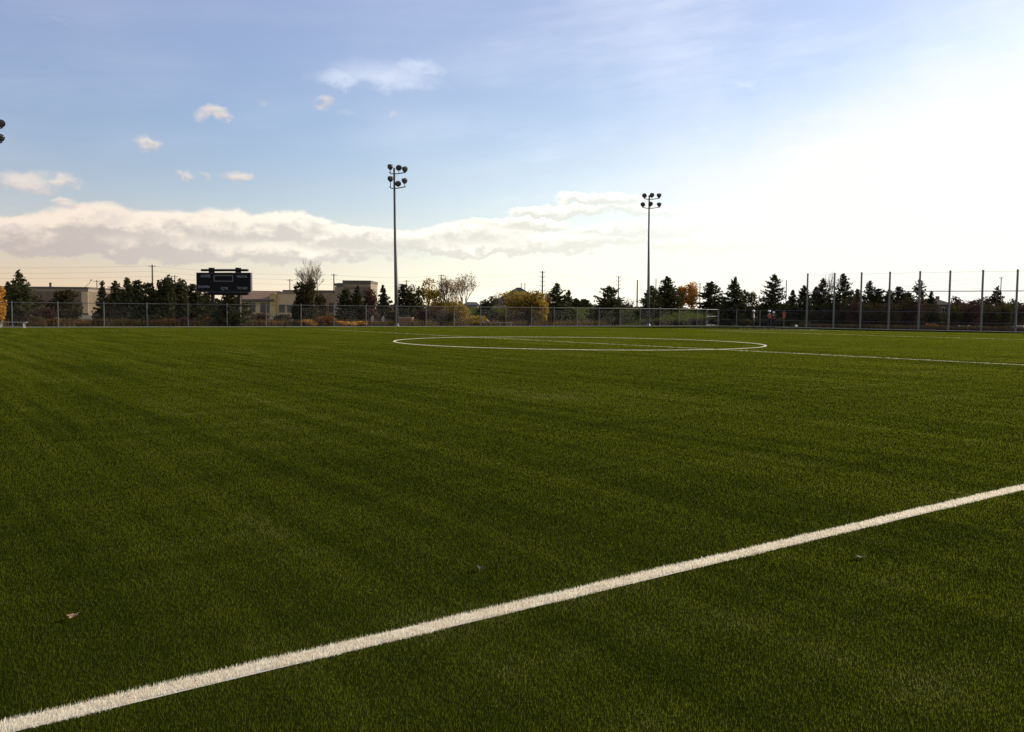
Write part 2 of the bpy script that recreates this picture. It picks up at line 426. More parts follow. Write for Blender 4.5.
def marking(name, segs, circle=None, full=1.0):
    tris = []; quads = MB()
    for A, B in segs:
        A = np.array(A, float); B = np.array(B, float); L = np.linalg.norm(B-A); d = (B-A)/L; n = np.array([-d[1], d[0]])
        q = [A-n*LW/2, B-n*LW/2, B+n*LW/2, A+n*LW/2]
        quads.add([(p[0], p[1], .004) for p in q], [(0, 1, 2, 3)])
        M_ = int(L*4000*full); s = RNG.uniform(0, L, M_); P = A+np.outer(s, d)
        r = np.hypot(P[:, 0], P[:, 1]); keep = RNG.uniform(0, 1, M_) < np.minimum(1, 4.6/r)**1.15
        P = P[keep]; r = r[keep]
        so_ = s[keep]; wob = .004*np.sin(so_*5.1)+.003*np.sin(so_*13.7+1)+.003*np.sin(so_*2.3)
        P = P + np.outer(RNG.uniform(-LW/2, LW/2, len(P))*RNG.uniform(.9, 1.08, len(P)) + wob, n)
        tris.append(blades(P, .019, np.clip(.0024*r/3, .0028, .05), .7))
    if circle:
        K = 160; th = np.linspace(0, 2*np.pi, K+1)
        for k in range(K):
            pts = [(CX+rr*np.cos(t), CY+rr*np.sin(t), .004) for rr, t in ((CR-LW/2, th[k]), (CR-LW/2, th[k+1]), (CR+LW/2, th[k+1]), (CR+LW/2, th[k]))]
            quads.add(pts, [(0, 3, 2, 1)])
        t = RNG.uniform(0, 2*np.pi, 26000); rr = CR+RNG.uniform(-LW/2, LW/2, 26000)
        P = np.stack([CX+rr*np.cos(t), CY+rr*np.sin(t)], 1); r = np.hypot(P[:, 0], P[:, 1])
        tris.append(blades(P, .021, np.clip(.0024*r/3, .0028, .05), .6))
    T = np.concatenate(tris).reshape(-1, 3)
    b = len(quads.v); me = bpy.data.meshes.new(name)
    V_ = quads.v + [tuple(v) for v in T.tolist()]
    F_ = quads.f + [(b+3*i, b+3*i+1, b+3*i+2) for i in range(len(T)//3)]
    me.from_pydata(V_, [], F_); me.update()
    return struct(link(name, me, MT['line']))
for nm, sg in lines.items(): marking(nm, sg, None, dict(near_touchline=1.5, far_touchline=.06, halfway_line=.18, penalty_area_line=.75, goal_line=.25)[nm])
marking('centre_circle', [], True)

# turf fibres, thinning out and coarsening with distance from the viewing spot
N = 3400000
r = RNG.uniform(1.7**.66, 92**.66, N)**(1/.66); a = YAW + RNG.uniform(-rad(44), rad(44), N)
n2 = 900000                              # the near turf goes on to both sides of the viewing spot
r2 = RNG.uniform(.4**.66, 15**.66, n2)**(1/.66); a2 = YAW + np.where(RNG.random(n2) < .5, -1, 1)*RNG.uniform(rad(44), rad(82), n2)
r = np.concatenate([r, r2]); a = np.concatenate([a, a2]); N = len(r)
P = np.stack([r*np.sin(a), r*np.cos(a)], 1)
fxmax = 87.8 + (75.8-P[:, 1])*(5.6/39.8)
ok = (P[:, 1] < 74.9) & (P[:, 0] < fxmax-.1) & ((np.abs(P[:, 1]-Y0-LW/2) > LW/2) | (RNG.random(N) < .05))
rc = np.hypot(P[:, 0]-CX, P[:, 1]-CY); ok &= np.abs(rc-CR) > LW/2+.005
ok &= np.abs(P[:, 0]-CX) > LW/2
P = P[ok]; r = r[ok]
T = blades(P, np.clip(.0138+r*.00022, 0, .028), np.clip(.0012*r/3, .0016, .05), .5)
me = np_mesh('turf_fibres', T, 3)
struct(link('turf_fibres', me, MT['blade']), 'stuff')

# ------------------------------------------------------------------ fences
def chain(mb, A, B, z0, z1, pitch, t):
    A = Vector((A[0], A[1], 0)); B = Vector((B[0], B[1], 0)); L = (B-A).length; d = (B-A)/L; n = Vector((-d.y, d.x, 0)); H = z1-z0
    for sgn in (1, -1):
        s = -H
        while s < L:
            a, b = s, s+H; za, zb = (z0, z1) if sgn > 0 else (z1, z0)
            ta = max(0, -a/H); tb = min(1, (L-a)/H)
            if tb > ta:
                p0 = A + d*(a+ta*H) + Vector((0, 0, za+(zb-za)*ta)) + n*(.004*sgn)
                p1 = A + d*(a+tb*H) + Vector((0, 0, za+(zb-za)*tb)) + n*(.004*sgn)
                mb.tube([p0, p1], t/2, 3, False)
            s += pitch
far_px = [-34, 12, 58, 104, 147, 188, 227, 266, 301, 334, 366, 396, 426, 454, 480.5, 506, 531.5, 554, 577, 599, 620, 640, 660, 679, 697]
FH = 1.93
def fheight(X): return 1.86 + .30*min(1, max(0, X/86))
root = thing('chain_link_fence', 'long grey chain-link fence along the far side of the pitch', 'fence', (FA[0], FA[1], 0))
fposts = []
for px in far_px:
    Z, Pp = hit_line(px, FA, FB); fposts.append((Pp[0]-FA[0], Pp[1]-FA[1]))
for q in ((86.0, 0.78),): fposts.append(q)
rail = []
for (X, Yy) in fposts:
    mb = MB(); h = fheight(X); mb.tube([(X, Yy, -.05), (X, Yy, h+.05)], .042, 8); mb.lathe([(.05, h+.05), (.05, h+.09), (.01, h+.12)], 8, (X, Yy, 0))
    mb.obj('post', MT['steel'], root); rail.append((X, Yy, h))
mb = MB(); mb.tube(rail, .028, 6); mb.obj('top_rail', MT['steel'], root)
mb = MB()
for i in range(len(rail)-1): chain(mb, rail[i], rail[i+1], .04, rail[i][2]-.02, .16, .0038)
mb.obj('wire_mesh', MT['wire'], root)
# gate at the corner
gx0, gx1 = hit_line(704.5, FA, FB)[1], hit_line(717, FA, FB)[1]
root = thing('fence_gate', 'grey framed gate with cross rail near the corner of the chain-link fence', 'gate', (gx0[0], gx0[1]-.25, 0))
w = gx1[0]-gx0[0]
for x in (0, w):
    mb = MB(); mb.tube([(x, 0, 0), (x, 0, 2.25)], .055, 8); mb.obj('post', MT['polem'], root)
mb = MB()
for z in (.12, 1.25, 2.12): mb.tube([(.08, 0, z), (w-.08, 0, z)], .045, 6)
mb.obj('gate_frame', MT['polem'], root)
mb = MB(); chain(mb, (.08, 0), (w-.08, 0), .14, 2.1, .16, .0038); mb.obj('wire_mesh', MT['wire'], root)
# end fence with low chain link, from the corner to the tall net posts, going on along them
root = thing('end_fence', 'low chain-link fence behind the end line, below the tall net posts', 'fence', (FB[0], FB[1], 0))
end_px = [722, 736.5, 760, 784]; tall_px = [807.3, 834.2, 861, 889.3, 919.3, 949.3, 982, 1016.5, 1053]
eposts = [(0.0, 0.0, 2.05)]
for px in end_px[1:]:
    Z, Pp = hit_line(px, FB, FC); eposts.append((Pp[0]-FB[0], Pp[1]-FB[1], 2.05))
for e in eposts:
    mb = MB(); mb.tube([(e[0], e[1], -.05), (e[0], e[1], 2.12)], .04, 8); mb.obj('post', MT['steel'], root)
Zl, Pl = hit_line(1053, FB, FC); eend = (Pl[0]-FB[0], Pl[1]-FB[1], 1.95)
mb = MB(); mb.tube([eposts[0], eposts[-1], eend], .03, 6); mb.obj('top_rail', MT['steel'], root)
mb = MB(); mb.tube([(e[0]+.05, e[1], .85) for e in (eposts[0], eposts[-1], eend)], .022, 6); mb.obj('mid_rail', MT['steel'], root)
mb = MB(); chain(mb, eposts[0], eend, .04, 1.95, .16, .0038); mb.obj('wire_mesh', MT['wire'], root)
# tall net
nroot = thing('ball_stop_net', 'row of tall grey posts carrying a fine ball-stop net behind the end line', 'sports net', (FB[0], FB[1], 0))
tall = []
for i, px in enumerate(tall_px):
    Z, Pp = hit_line(px, FB, FC); X, Yy = Pp[0]-FB[0]-.14, Pp[1]-FB[1]
    py = 274.2 - i*.55; h = topz(px+1.5, py, Z); tall.append((X, Yy, h))
    mb = MB(); mb.tube([(X, Yy, -.05), (X, Yy, h)], [.115, .10], 10); mb.lathe([(.12, h), (.12, h+.05), (.02, h+.09)], 10, (X, Yy, 0)); mb.obj('post', MT['steel'], nroot)
mb = MB()
for fz in (.665,): mb.tube([(t[0]+.12, t[1], t[2]*fz) for t in tall], .045, 5)
mb.obj('cable', MT['steel'], nroot)
mb = MB()
for fz in (.985, .36): mb.tube([(t[0]+.12, t[1], t[2]*fz) for t in tall], .008, 4)
mb.obj('net_rope', MT['net'], nroot)
mb = MB(); chain(mb, (tall[0][0]+.12, tall[0][1]), (tall[-1][0]+.12, tall[-1][1]), 2.0, tall[0][2]*.98, .30, .003); mb.obj('net', MT['net'], nroot)
# kerb below the fences
def strip(mb, A, B, w, z0, z1):
    A = Vector((*A, 0)); B = Vector((*B, 0)); d = (B-A).normalized(); n = Vector((-d.y, d.x, 0))*w/2
    lo = [A-n, B-n, B+n, A+n]
    mb.add([(p.x, p.y, z0) for p in lo]+[(p.x, p.y, z1) for p in lo], [(0,3,2,1),(4,5,6,7),(0,1,5,4),(1,2,6,5),(2,3,7,6),(3,0,4,7)])
mb = MB(); strip(mb, (-40, FA[1]-.75), (87.4, FB[1]-.75), .3, -.02, .06); strip(mb, (87.4, FB[1]-.92), (FC[0]-.7, FC[1]), .3, -.02, .057)
struct(mb.obj('kerb', MT['kerb']))

# ------------------------------------------------------------------ floodlights
def floodlight(px_top, px_base, py_top, Z, label, lamps, roll_fix=True):
    x, y, _ = spot(px_base, Z); root = thing('floodlight_pole', label, 'floodlight', (x, y, 0), -YAW, 'floodlight poles along the far fence')
    d = ray(px_top, py_top); fh = np.array([math.sin(YAW), math.cos(YAW), 0]); b_ = np.array([x, y, 0])
    t = ((b_-CAM)@fh)/(d@fh); tp = CAM + d*t
    H = float(tp[2]); lean = float((tp-b_)@R0)          # slight lean of the mast, as it stands
    lx = lambda z: lean*z/H
    mb = MB(); mb.tube([(0, 0, 0), (lx(H*.3), 0, H*.3), (lx(H), 0, H)], [.20, .17, .10], 12)
    mb.lathe([(.30, 0), (.30, .05), (.22, .09), (.21, .3)], 12); mb.obj('mast', MT['polem'], root, True)
    m = Z/FPX
    rows = {}
    for (dx, dy, face, row) in lamps: rows.setdefault(row, []).append((dx*m + lx(H), H + dy*m, face))
    for row, ls in rows.items():
        zr = min(l[1] for l in ls) - .40; xs_ = [l[0] for l in ls]
        mb = MB(); mb.tube([(min(xs_)-.1, -.16, zr+.1), (lx(H)-.3, -.16, zr-.05), (lx(H)+.3, -.16, zr-.05), (max(xs_)+.1, -.16, zr+.1)], .05, 6)
        for lx_, lz, fc in ls: mb.tube([(lx_, -.16, zr+.05), (lx_, -.2, lz-.22)], .035, 6)
        mb.obj('crossarm', MT['polem'], root)
        for lx_, lz, fc in ls:
            ax = Vector((fc, -.78, -.42)).normalized(); c = Vector((lx_, -.25, lz))
            mb = MB(); mb.lathe([(.10, -.34), (.17, -.30), (.22, -.16), (.285, .02), (.30, .06), (.285, .07)], 16, c, ax)
            lo = mb.obj('lamp', MT['lamp'], root, False)
            mb = MB(); mb.lathe([(.245, .072), (.20, .10), (.10, .118)], 16, c, ax); mb.obj('lamp_lens', MT['glass'], lo, True)
    return root
L1 = [(-3.6,.6,-.5,0),(4.8,0,.2,0),(10.8,-1.4,.6,0),(-3.4,-11,-.4,1),(4.2,-15.5,.1,1),(10.6,-12.8,.75,1)]
L2 = [(-5,-.3,-.3,0),(2.2,.2,.1,0),(9.4,-.2,.5,0),(-6.4,-9,-.4,1),(1,-8.4,.1,1),(9.8,-9.1,.6,1)]
floodlight(394.2, 396.6, 168, hit_line(396.3, FA, FB)[0]+1.2, 'floodlight mast with six black lamps left of the centre circle, left of the golden trees', L1)
floodlight(649.3, 648.2, 195.5, 107, 'floodlight mast with six black lamps rising between the spruces right of centre', L2)
floodlight(-7.5, -5.0, 123.5, 66.5, 'floodlight at the left edge, only the right-hand lamps of two rows in view', [(-12,0,-.5,0),(0,.5,.1,0),(10.3,-.3,.4,0),(-12,-14.5,-.4,1),(0,-14,.1,1),(9.2,-14.3,.5,1)])

# ------------------------------------------------------------------ scoreboard
def text_mesh(body, size):
    c = bpy.data.curves.new('t', 'FONT'); c.body = body; c.size = size; c.align_x = 'CENTER'; c.align_y = 'CENTER'; c.extrude = .006
    o = bpy.data.objects.new('t', c); COL.objects.link(o); bpy.context.view_layer.update()
    me = bpy.data.meshes.new_from_object(o.evaluated_get(bpy.context.evaluated_depsgraph_get()))
    bpy.data.objects.remove(o); return me
Z = 76.0; m = Z/FPX
sx, sy, _ = spot(224, Z)
root = thing('scoreboard', 'black electronic scoreboard on two posts behind the fence', 'scoreboard', (sx, sy, 0), -YAW-.16)
zt, zb = topz(224, 273.3, Z), topz(224, 291.7, Z); w = 57*m
for x in (-14*m, 14.5*m):
    mb = MB(); mb.box(x-.12, x+.12, .28, .52, 0, zt+.2); mb.obj('post', MT['rustpost'], root)
mb = MB(); mb.box(-w/2, w/2, 0, .27, zb, zt); bd = mb.obj('board', MT['black'], root)
mb = MB(); t = .05
for a in ((-w/2-t, w/2+t, zt, zt+t), (-w/2-t, w/2+t, zb-t, zb), (-w/2-t, -w/2, zb, zt), (w/2, w/2+t, zb, zt)): mb.box(a[0], a[1], -.02, .275, a[2], a[3])
mb.obj('board_frame', MT['trim'], root)
mb = MB(); mb.box(-w/2+.35, w/2-.35, .05, .40, zt+.17, zt+.36)
for x in (-14*m, 14.5*m): mb.box(x-.17, x+.17, .02, .45, zt+.055, zt+.48)
mb.obj('top_beam', MT['black'], root)
mb = MB(); mb.box(-w/2+1.0, w/2-.3, .04, .30, zb-.30, zb-.055); mb.obj('bottom_beam', MT['black'], root)
hh = zt-zb
mb = MB(); bw, bh = 1.78, .52; cz = zt-.45; t = .035
for a in ((-bw/2, bw/2, cz+bh/2-t, cz+bh/2), (-bw/2, bw/2, cz-bh/2, cz-bh/2+t), (-bw/2, -bw/2+t, cz-bh/2+t, cz+bh/2-t), (bw/2-t, bw/2, cz-bh/2+t, cz+bh/2-t)): mb.box(a[0], a[1], -.012, -.002, a[2], a[3])
mb.obj('clock_frame', MT['letter'], bd)
for body, x, z, s in (('HOME', -1.68, zt-.27, .32), ('VISITOR', 1.72, zt-.30, .28), ('DOWN', -1.85, zb+.40, .32), ('QTR', .1, zb+.26, .34), ('TO GO', 1.75, zb+.30, .30)):
    me = text_mesh(body, s); o = link('lettering', me, MT['letter'], bd); o.location = (x, -.012, z); o.rotation_euler = (rad(90), 0, 0)

# ------------------------------------------------------------------ trees
def leaf_quads(C, size, up=0.0, asp=.6):
    """C (N,3) leaf/spray centres -> random small quads"""
    N = len(C); a = RNG.normal(size=(N, 3)); a[:, 2] *= (1-up); a /= np.linalg.norm(a, axis=1)[:, None]+1e-9
    b = np.cross(a, RNG.normal(size=(N, 3))); b /= np.linalg.norm(b, axis=1)[:, None]+1e-9
    s = (size*RNG.uniform(.55, 1.35, N))[:, None]
    return np.stack([C-a*s*.5, C+b*s*asp*.5, C+a*s*.5, C-b*s*asp*.5], 1)
def conifer_mesh(h, w, dens=1.0, bare=.05, point=1.0, airy=0.0, seed=0):
    rg = np.random.default_rng(seed); pts = []; limbs = []; w *= 1.72
    z = h*bare; lv = 0
    side = rg.uniform(0, 6.28); lop = rg.uniform(.0, .22)
    while z < h*.985:
        t = (z-h*bare)/(h*(1-bare)); R = w/2*((1-t)**(.80*point))*(.82+.36*rg.random()) + .05
        if t < .10: R *= .72+2.8*t
        nb = int(5+5*(1-t)+rg.integers(0, 3))
        for k in range(nb):
            an = rg.uniform(0, 6.28); L = R*rg.uniform(.55, 1.12)*(1+lop*math.cos(an-side))
            if rg.random() < airy: continue
            droop = rg.uniform(-.05, .30)*L*(1-t) - .25*L*t
            n = max(3, int(L*13*dens))
            s = np.sort(rg.uniform(.12, 1, n))
            lat = rg.normal(0, .10*(1+.6*L), n)*(1.15-s)
            q = np.stack([math.cos(an)*L*s - math.sin(an)*lat, math.sin(an)*L*s + math.cos(an)*lat,
                          z - droop*s**1.5 + .10*L*s**3 + rg.normal(0, .05, n)], 1)
            pts.append(q); limbs.append(((0, 0, z), (math.cos(an)*L*.85, math.sin(an)*L*.85, z-droop*.8)))
        z += h*.021 + .10*rg.random(); lv += 1
    pts.append(np.stack([rg.normal(0, .05, 14), rg.normal(0, .05, 14), np.linspace(h*.93, h, 14)], 1))
    return np.concatenate(pts), limbs
def put(px, Z, on=None):
    x, y, _ = spot(px, Z)
    z = bankz(x, y) if on else 0.0
    return x, y, max(0.0, z)
def spruce(px, py, wpx, Z, label, m='spruce', base_on=True, airy=0., point=1.0, bare=.04, dens=1.0, group='evergreens beyond the fence'):
    x, y, z0 = put(px, Z, base_on); h = topz(px, py, Z)-z0; w = wpx*Z/FPX*(1.3 if 795 < px < 915 else 1.22 if 108 < px < 210 else 1)
    root = thing('spruce_tree', label, 'tree', (x, y, z0), RNG.uniform(0, 6), group)
    C, limbs = conifer_mesh(h, w, dens*1.6, bare, point, airy, int(px*13+py))
    link('crown', np_mesh('crown', leaf_quads(C, .15+.0013*Z, .2, .5), 4), MT[m], root)
    mb = MB(); mb.tube([(0, 0, -.1), (0, 0, h*.5), (0, 0, h*.97)], [.02+h*.016, h*.011, .02], 7)
    for a_, b_ in limbs[::3]: mb.tube([a_, b_], [.025, .01], 3, False)
    mb.obj('trunk', MT['bark'], root)
    return root
def lobes(n, hw, z0, z1, rg, shape=1.0):
    L = []
    for i in range(n):
        t = rg.random(); z = z0+(z1-z0)*(.12+.80*t)
        env = math.sin(math.pi*min(1, (.16+.72*t)))**.7
        rr = hw*env*rg.uniform(.1, .66); a = i*2.4 + rg.uniform(-.5, .5); z = z0+(z1-z0)*(.14+.74*((i+rg.random())/n))
        L.append((np.array([rr*math.cos(a), rr*math.sin(a), z]), hw*rg.uniform(.36, .56), (z1-z0)*rg.uniform(.15, .25)))
    return L
def branchy(mb, p, d, L, r, depth, rg, tips, spread=.5, n=3, up=.15):
    q = p + d*L*.5 + Vector(rg.normal(0, .04*L, 3).tolist()); e = p + d*L + Vector(rg.normal(0, .05*L, 3).tolist())
    mb.tube([p, q, e], [r, r*.85, r*.62], 5 if depth > 2 else 3, False)
    if depth == 0: tips.append(np.array(e)); return
    for k in range(n + (1 if rg.random() < .35 else 0)):
        v = Vector(rg.normal(0, 1, 3).tolist()); v = (v - d*v.dot(d)).normalized()
        nd = (d*rg.uniform(.75, 1.1) + v*rg.uniform(.45, 1.0)*spread*1.3 + Vector((0, 0, up))).normalized()
        st = p + (e-p)*rg.uniform(.55, 1.0)
        branchy(mb, st, nd, L*rg.uniform(.58, .82), max(.009, r*.58), depth-1, rg, tips, spread, n, up)
def broadleaf(px, py, wpx, Z, label, m, name='autumn_tree', base=.12, n=9, leaves=2600, size=.24, on=True, gaps=.25, group='autumn trees beyond the fence', bark='bark', cat='tree'):
    rg = np.random.default_rng(int(px*7+py*3)); x, y, z0 = put(px, Z, on); h = topz(px, py, Z)-z0; w = wpx*Z/FPX
    w *= 1.4; root = thing(name, label, cat, (x, y, z0), RNG.uniform(0, 6), group)
    LB = lobes(n, w/2, h*base, h, rg); C = []
    for c, a, b in LB:
        k = leaves//n; v = rg.normal(size=(k, 3)); v /= np.linalg.norm(v, axis=1)[:, None]
        rr = rg.uniform(.25, 1.08, k)**.6; q = c + v*np.array([a, a, b])*rr[:, None]
        g = np.sin(q[:, 0]*3.1/(.2+w*.2)+c[2])+np.sin(q[:, 1]*2.7/(.2+w*.2)+1.3)+np.sin(q[:, 2]*3.3/(.2+w*.2)+c[0])
        C.append(q[g > -3+4.4*gaps])
    C = np.concatenate(C); C[:, 2] = .05 + (C[:, 2]-.05)*((h-.1)/np.percentile(C[:, 2], 99.8)); C = C[(C[:, 2] > .05) & (C[:, 2] < h+.15)]
    link('crown', np_mesh('crown', leaf_quads(C, size, 0, .75), 4), MT[m], root)
    mb = MB(); tips = []; tr = .03+h*.016
    mb.tube([(0, 0, -.1), (0, 0, h*max(.15, base)), (rg.normal(0, .1), rg.normal(0, .1), h*.55)], [tr, tr*.8, tr*.45], 7)
    for c, a, b in LB:
        s = Vector((0, 0, h*max(.12, base)*rg.uniform(.8, 1.6))); e = Vector(c.tolist())
        mid = (s+e)/2 + Vector((0, 0, .1*h*rg.random()))
        mb.tube([s, mid, e, e + (e-s).normalized()*a*.7], [tr*.42, tr*.33, tr*.2, .012], 4, False)
    mb.obj('trunk', MT[bark], root)
    return root
def baretree(px, py, wpx, Z, label, leafm=None, on=False, mtl='twig', depth=5, stems=1, base=.2, leaves=0, r0=.017, up=.15):
    rg = np.random.default_rng(int(px*5+py)); x, y, z0 = put(px, Z, on); h = topz(px, py, Z)-z0; w = 1.2*wpx*Z/FPX
    root = thing('bare_tree', label, 'tree', (x, y, z0), RNG.uniform(0, 6), 'leafless trees beyond the fence')
    mt, mb, tips = MB(), MB(), []
    for s in range(stems):
        b = Vector((rg.normal(0, .25*(stems > 1)), rg.normal(0, .25*(stems > 1)), 0)); r = h*r0
        top = b + Vector((rg.normal(0, .04*h), rg.normal(0, .04*h), h*base))
        mt.tube([b-Vector((0, 0, .1)), top], [r*1.15, r*.95], 7)
        for k in range(5):
            a = 6.283*k/5 + rg.uniform(-.4, .4); sp = rg.uniform(.25, .62)*min(1.2, w/h)
            branchy(mb, top - Vector((0, 0, h*base*.25*rg.random())), Vector((math.cos(a)*sp, math.sin(a)*sp, 1)).normalized(), h*.27, r*.55, depth-2, rg, tips, .5, 3, up)
    # bring the crown to its measured height and width
    v = np.array(mb.v); zt = h*base*.75
    zs = (h-zt)/max(.1, np.percentile(v[:, 2], 99.7)-zt); xs_ = (w/2)/max(.1, np.percentile(np.hypot(v[:, 0], v[:, 1]), 98.5))
    k = np.clip((v[:, 2]-zt)/(.25*h), 0, 1)
    v[:, 2] = np.where(v[:, 2] > zt, zt+(v[:, 2]-zt)*zs, v[:, 2]); f_ = 1+(xs_-1)*k; v[:, 0] *= f_; v[:, 1] *= f_
    mb.v = [tuple(q) for q in v.tolist()]
    mt.obj('trunk', MT['bark' if mtl != 'palebark' else 'palebark'], root); mb.obj('branches', MT[mtl], root)
    if leafm:
        tp = np.array(tips); tp[:, 2] = zt+(tp[:, 2]-zt)*zs; tp[:, :2] *= xs_
        C = np.repeat(tp, max(1, leaves//len(tp)), 0); C = C + rg.normal(0, .16, C.shape)
        link('leaves', np_mesh('leaves', leaf_quads(C, .16, 0, .8), 4), MT[leafm], root)
    return root
def shrub(px, py, wpx, Z, label, m, leaves=1300, size=.20, n=7, gaps=.2, name='shrub', group='shrubs along the fence', on=True, cat='shrub'):
    rg = np.random.default_rng(int(px*17+py*5)); x, y, z0 = put(px, Z, on); h = max(.5, topz(px, py, Z)-z0); w = 1.3*wpx*Z/FPX
    root = thing(name, label, cat, (x, y, z0), RNG.uniform(0, 6), group)
    C = []; mb = MB()
    for i in range(n):
        a = rg.uniform(0, 6.28); rr = w/2*rg.uniform(0, .62); zc = h*rg.uniform(.28, .70); c = np.array([rr*math.cos(a), rr*math.sin(a), zc])
        k = leaves//n; v = rg.normal(size=(k, 3)); v /= np.linalg.norm(v, axis=1)[:, None]
        q = c + v*np.array([w*.24, w*.24, h*.30])*(rg.uniform(.2, 1.1, k)**.6)[:, None]; C.append(q)
        mb.tube([(c[0]*.25, c[1]*.25, 0), (c[0]*.7, c[1]*.7, zc*.6), tuple(c), (c[0]*1.25, c[1]*1.25, min(h*1.02, zc+h*.3))], [.04, .03, .02, .008], 3, False)
    C = np.concatenate(C); C = C[(C[:, 2] > .02)]; C[:, 2] = np.minimum(C[:, 2], h*(.93+.1*rg.random(len(C))))
    link('foliage', np_mesh('foliage', leaf_quads(C, size, 0, .55), 4), MT[m], root)
    mb.obj('stems', MT['bark'], root)
    return root

B = lambda px, k: zf(px)*k        # depth just behind the fence
# -- left of the scoreboard
broadleaf(-4, 282.5, 24, B(2, 1.05), 'yellow-orange tree at the extreme left edge beside a tall spruce', 'orange', leaves=3000, base=.08, on=False, size=.2)
spruce(20, 270.5, 27, B(20, 1.10), 'tall pointed spruce at far left beside the yellow-orange tree')
spruce(9, 282, 16, B(9, 1.2), 'short dark spruce half hidden between yellow-orange tree and tall spruce', 'dark')
broadleaf(38, 293, 24, B(38, 1.25), 'thin brown tree in front of the brown brick building, left one', 'brush', n=8, leaves=1700, on=False, gaps=.45, group='brown trees before the brick building')
broadleaf(63, 289, 22, B(63, 1.2), 'dense dark olive tree before the middle of the brown brick building', 'spruceb', n=9, leaves=2600, on=False, group='brown trees before the brick building')
shrub(47, 306.5, 22, B(47, 1.08), 'round reddish-brown shrub at the foot of the brown brick building', 'maroon', on=False)
shrub(76, 300, 16, B(76, 1.14), 'olive shrub right of the dense dark olive tree', 'olive', on=False)
spruce(103, 281, 11, B(103, 1.2), 'slim pointed spruce just right of the brown brick building', 'dark')
spruce(116.5, 281.5, 15, B(116, 1.15), 'dark spruce second right of the brown brick building', 'dark', point=.8)
spruce(128, 278, 17, B(128, 1.12), 'dark spruce with pointed top, third right of the brown brick building', 'spruce')
spruce(139, 280, 16, B(139, 1.15), 'dark spruce just left of the tall wooden utility pole', 'dark', point=.75)
spruce(150, 283, 18, B(150, 1.12), 'blunt dark spruce directly below the tall wooden utility pole', 'spruce', point=.6)
broadleaf(166, 276.5, 20, B(166, 1.12), 'broad round-topped dark evergreen, taller left half of a pair', 'dark', 'round_evergreen', n=12, leaves=4200, base=.0, on=False, gaps=.05, group='evergreens beyond the fence')
broadleaf(180, 279, 18, B(180, 1.15), 'round-topped dark evergreen, lower right half of a pair', 'dark', 'round_evergreen', n=12, leaves=4000, base=.0, on=False, gaps=.05, group='evergreens beyond the fence')
spruce(194, 284.5, 22, B(194, 1.2), 'dark spruce at the left end of the scoreboard', 'dark', point=.6)
spruce(206, 293, 20, B(206, 1.22), 'dark spruce behind the left post of the scoreboard', 'dark', point=.5)
spruce(229.5, 292.5, 30, B(229, 1.02), 'spruce standing in front of the scoreboard between its posts', 'spruce', point=.75)
# -- brush along the left fence
for px, py, wp, k, mm, lab in (
    (34, 314, 20, 1.05, 'brush', 'dark brown shrub under the tall spruce at far left'),
    (58, 318, 16, 1.03, 'rust', 'low rusty shrub behind the third fence post from left'),
    (72, 318.5, 18, 1.03, 'maroon', 'low dark-red shrub left of the slim pointed spruce'),
    (86, 319, 18, 1.03, 'rust', 'low orange-brown shrub right of the dark-red one'),
    (98, 319, 14, 1.04, 'brush', 'low brown shrub at the foot of the slim pointed spruce'),
    (166, 319, 26, 1.03, 'rust', 'low rusty shrub below the round-topped evergreens'),
    (182, 318, 20, 1.04, 'maroon', 'low dark-red shrub left of the scoreboard'),
    (213, 314, 14, 1.05, 'rust', 'rusty shrub below the left end of the scoreboard'),
    (256, 320, 20, 1.03, 'rust', 'low rusty shrub right of the scoreboard spruce'),
    (262, 312, 24, 1.12, 'brush', 'dark shrub before the windows of the tan building'),
    (284, 313, 26, 1.12, 'brush', 'dark brown shrub before the right part of the tan building'),
    (276, 321, 22, 1.03, 'rust', 'low red-brown shrub below the tan building'),
    (293, 321, 18, 1.03, 'brush', 'low brown shrub left of the dark round tree'),
    (306, 319.5, 20, 1.025, 'orange', 'low orange shrub at the foot of the dark round tree'),
    (323, 316, 22, 1.03, 'rust', 'taller rust-orange shrub right of the dark round tree'),
    (346, 320.5, 24, 1.025, 'orange', 'low orange shrub below the flat-roofed taupe block, left one'),
    (359, 321, 16, 1.025, 'orange', 'low orange shrub below the flat-roofed taupe block, right one'),
    (372, 307, 18, 1.08, 'maroon', 'dark maroon shrub at the right end of the taupe block'),
    (388, 310, 18, 1.10, 'brush', 'dark shrub behind the foot of the left floodlight mast'),
    (422, 309, 20, 1.08, 'maroon', 'purple-brown bare shrub right of the left floodlight mast'),
    (437, 306, 22, 1.07, 'maroon', 'purple-brown bare shrub below the leafless trees'),
    (446, 311, 20, 1.05, 'brush', 'dark brown shrub left of the yellow bush'),
    (492, 308, 26, 1.10, 'brush', 'dark shrub behind the middle of the long bench'),
    (505, 312, 20, 1.06, 'olive', 'olive shrub behind the right end of the long bench'),
    (523, 310, 20, 1.06, 'brush', 'brown shrub under the large golden tree, beside the black bin'),
    (545, 307, 22, 1.06, 'olive', 'olive shrub right of the black bin'),
    (578, 318, 22, 1.10, 'grassy', 'dry grassy shrub below the two white vans, left one'),
    (592, 317.5, 20, 1.10, 'grassy', 'dry grassy shrub below the two white vans, right one')):
    shrub(px, py, wp, B(px, k), lab, mm, on=False)
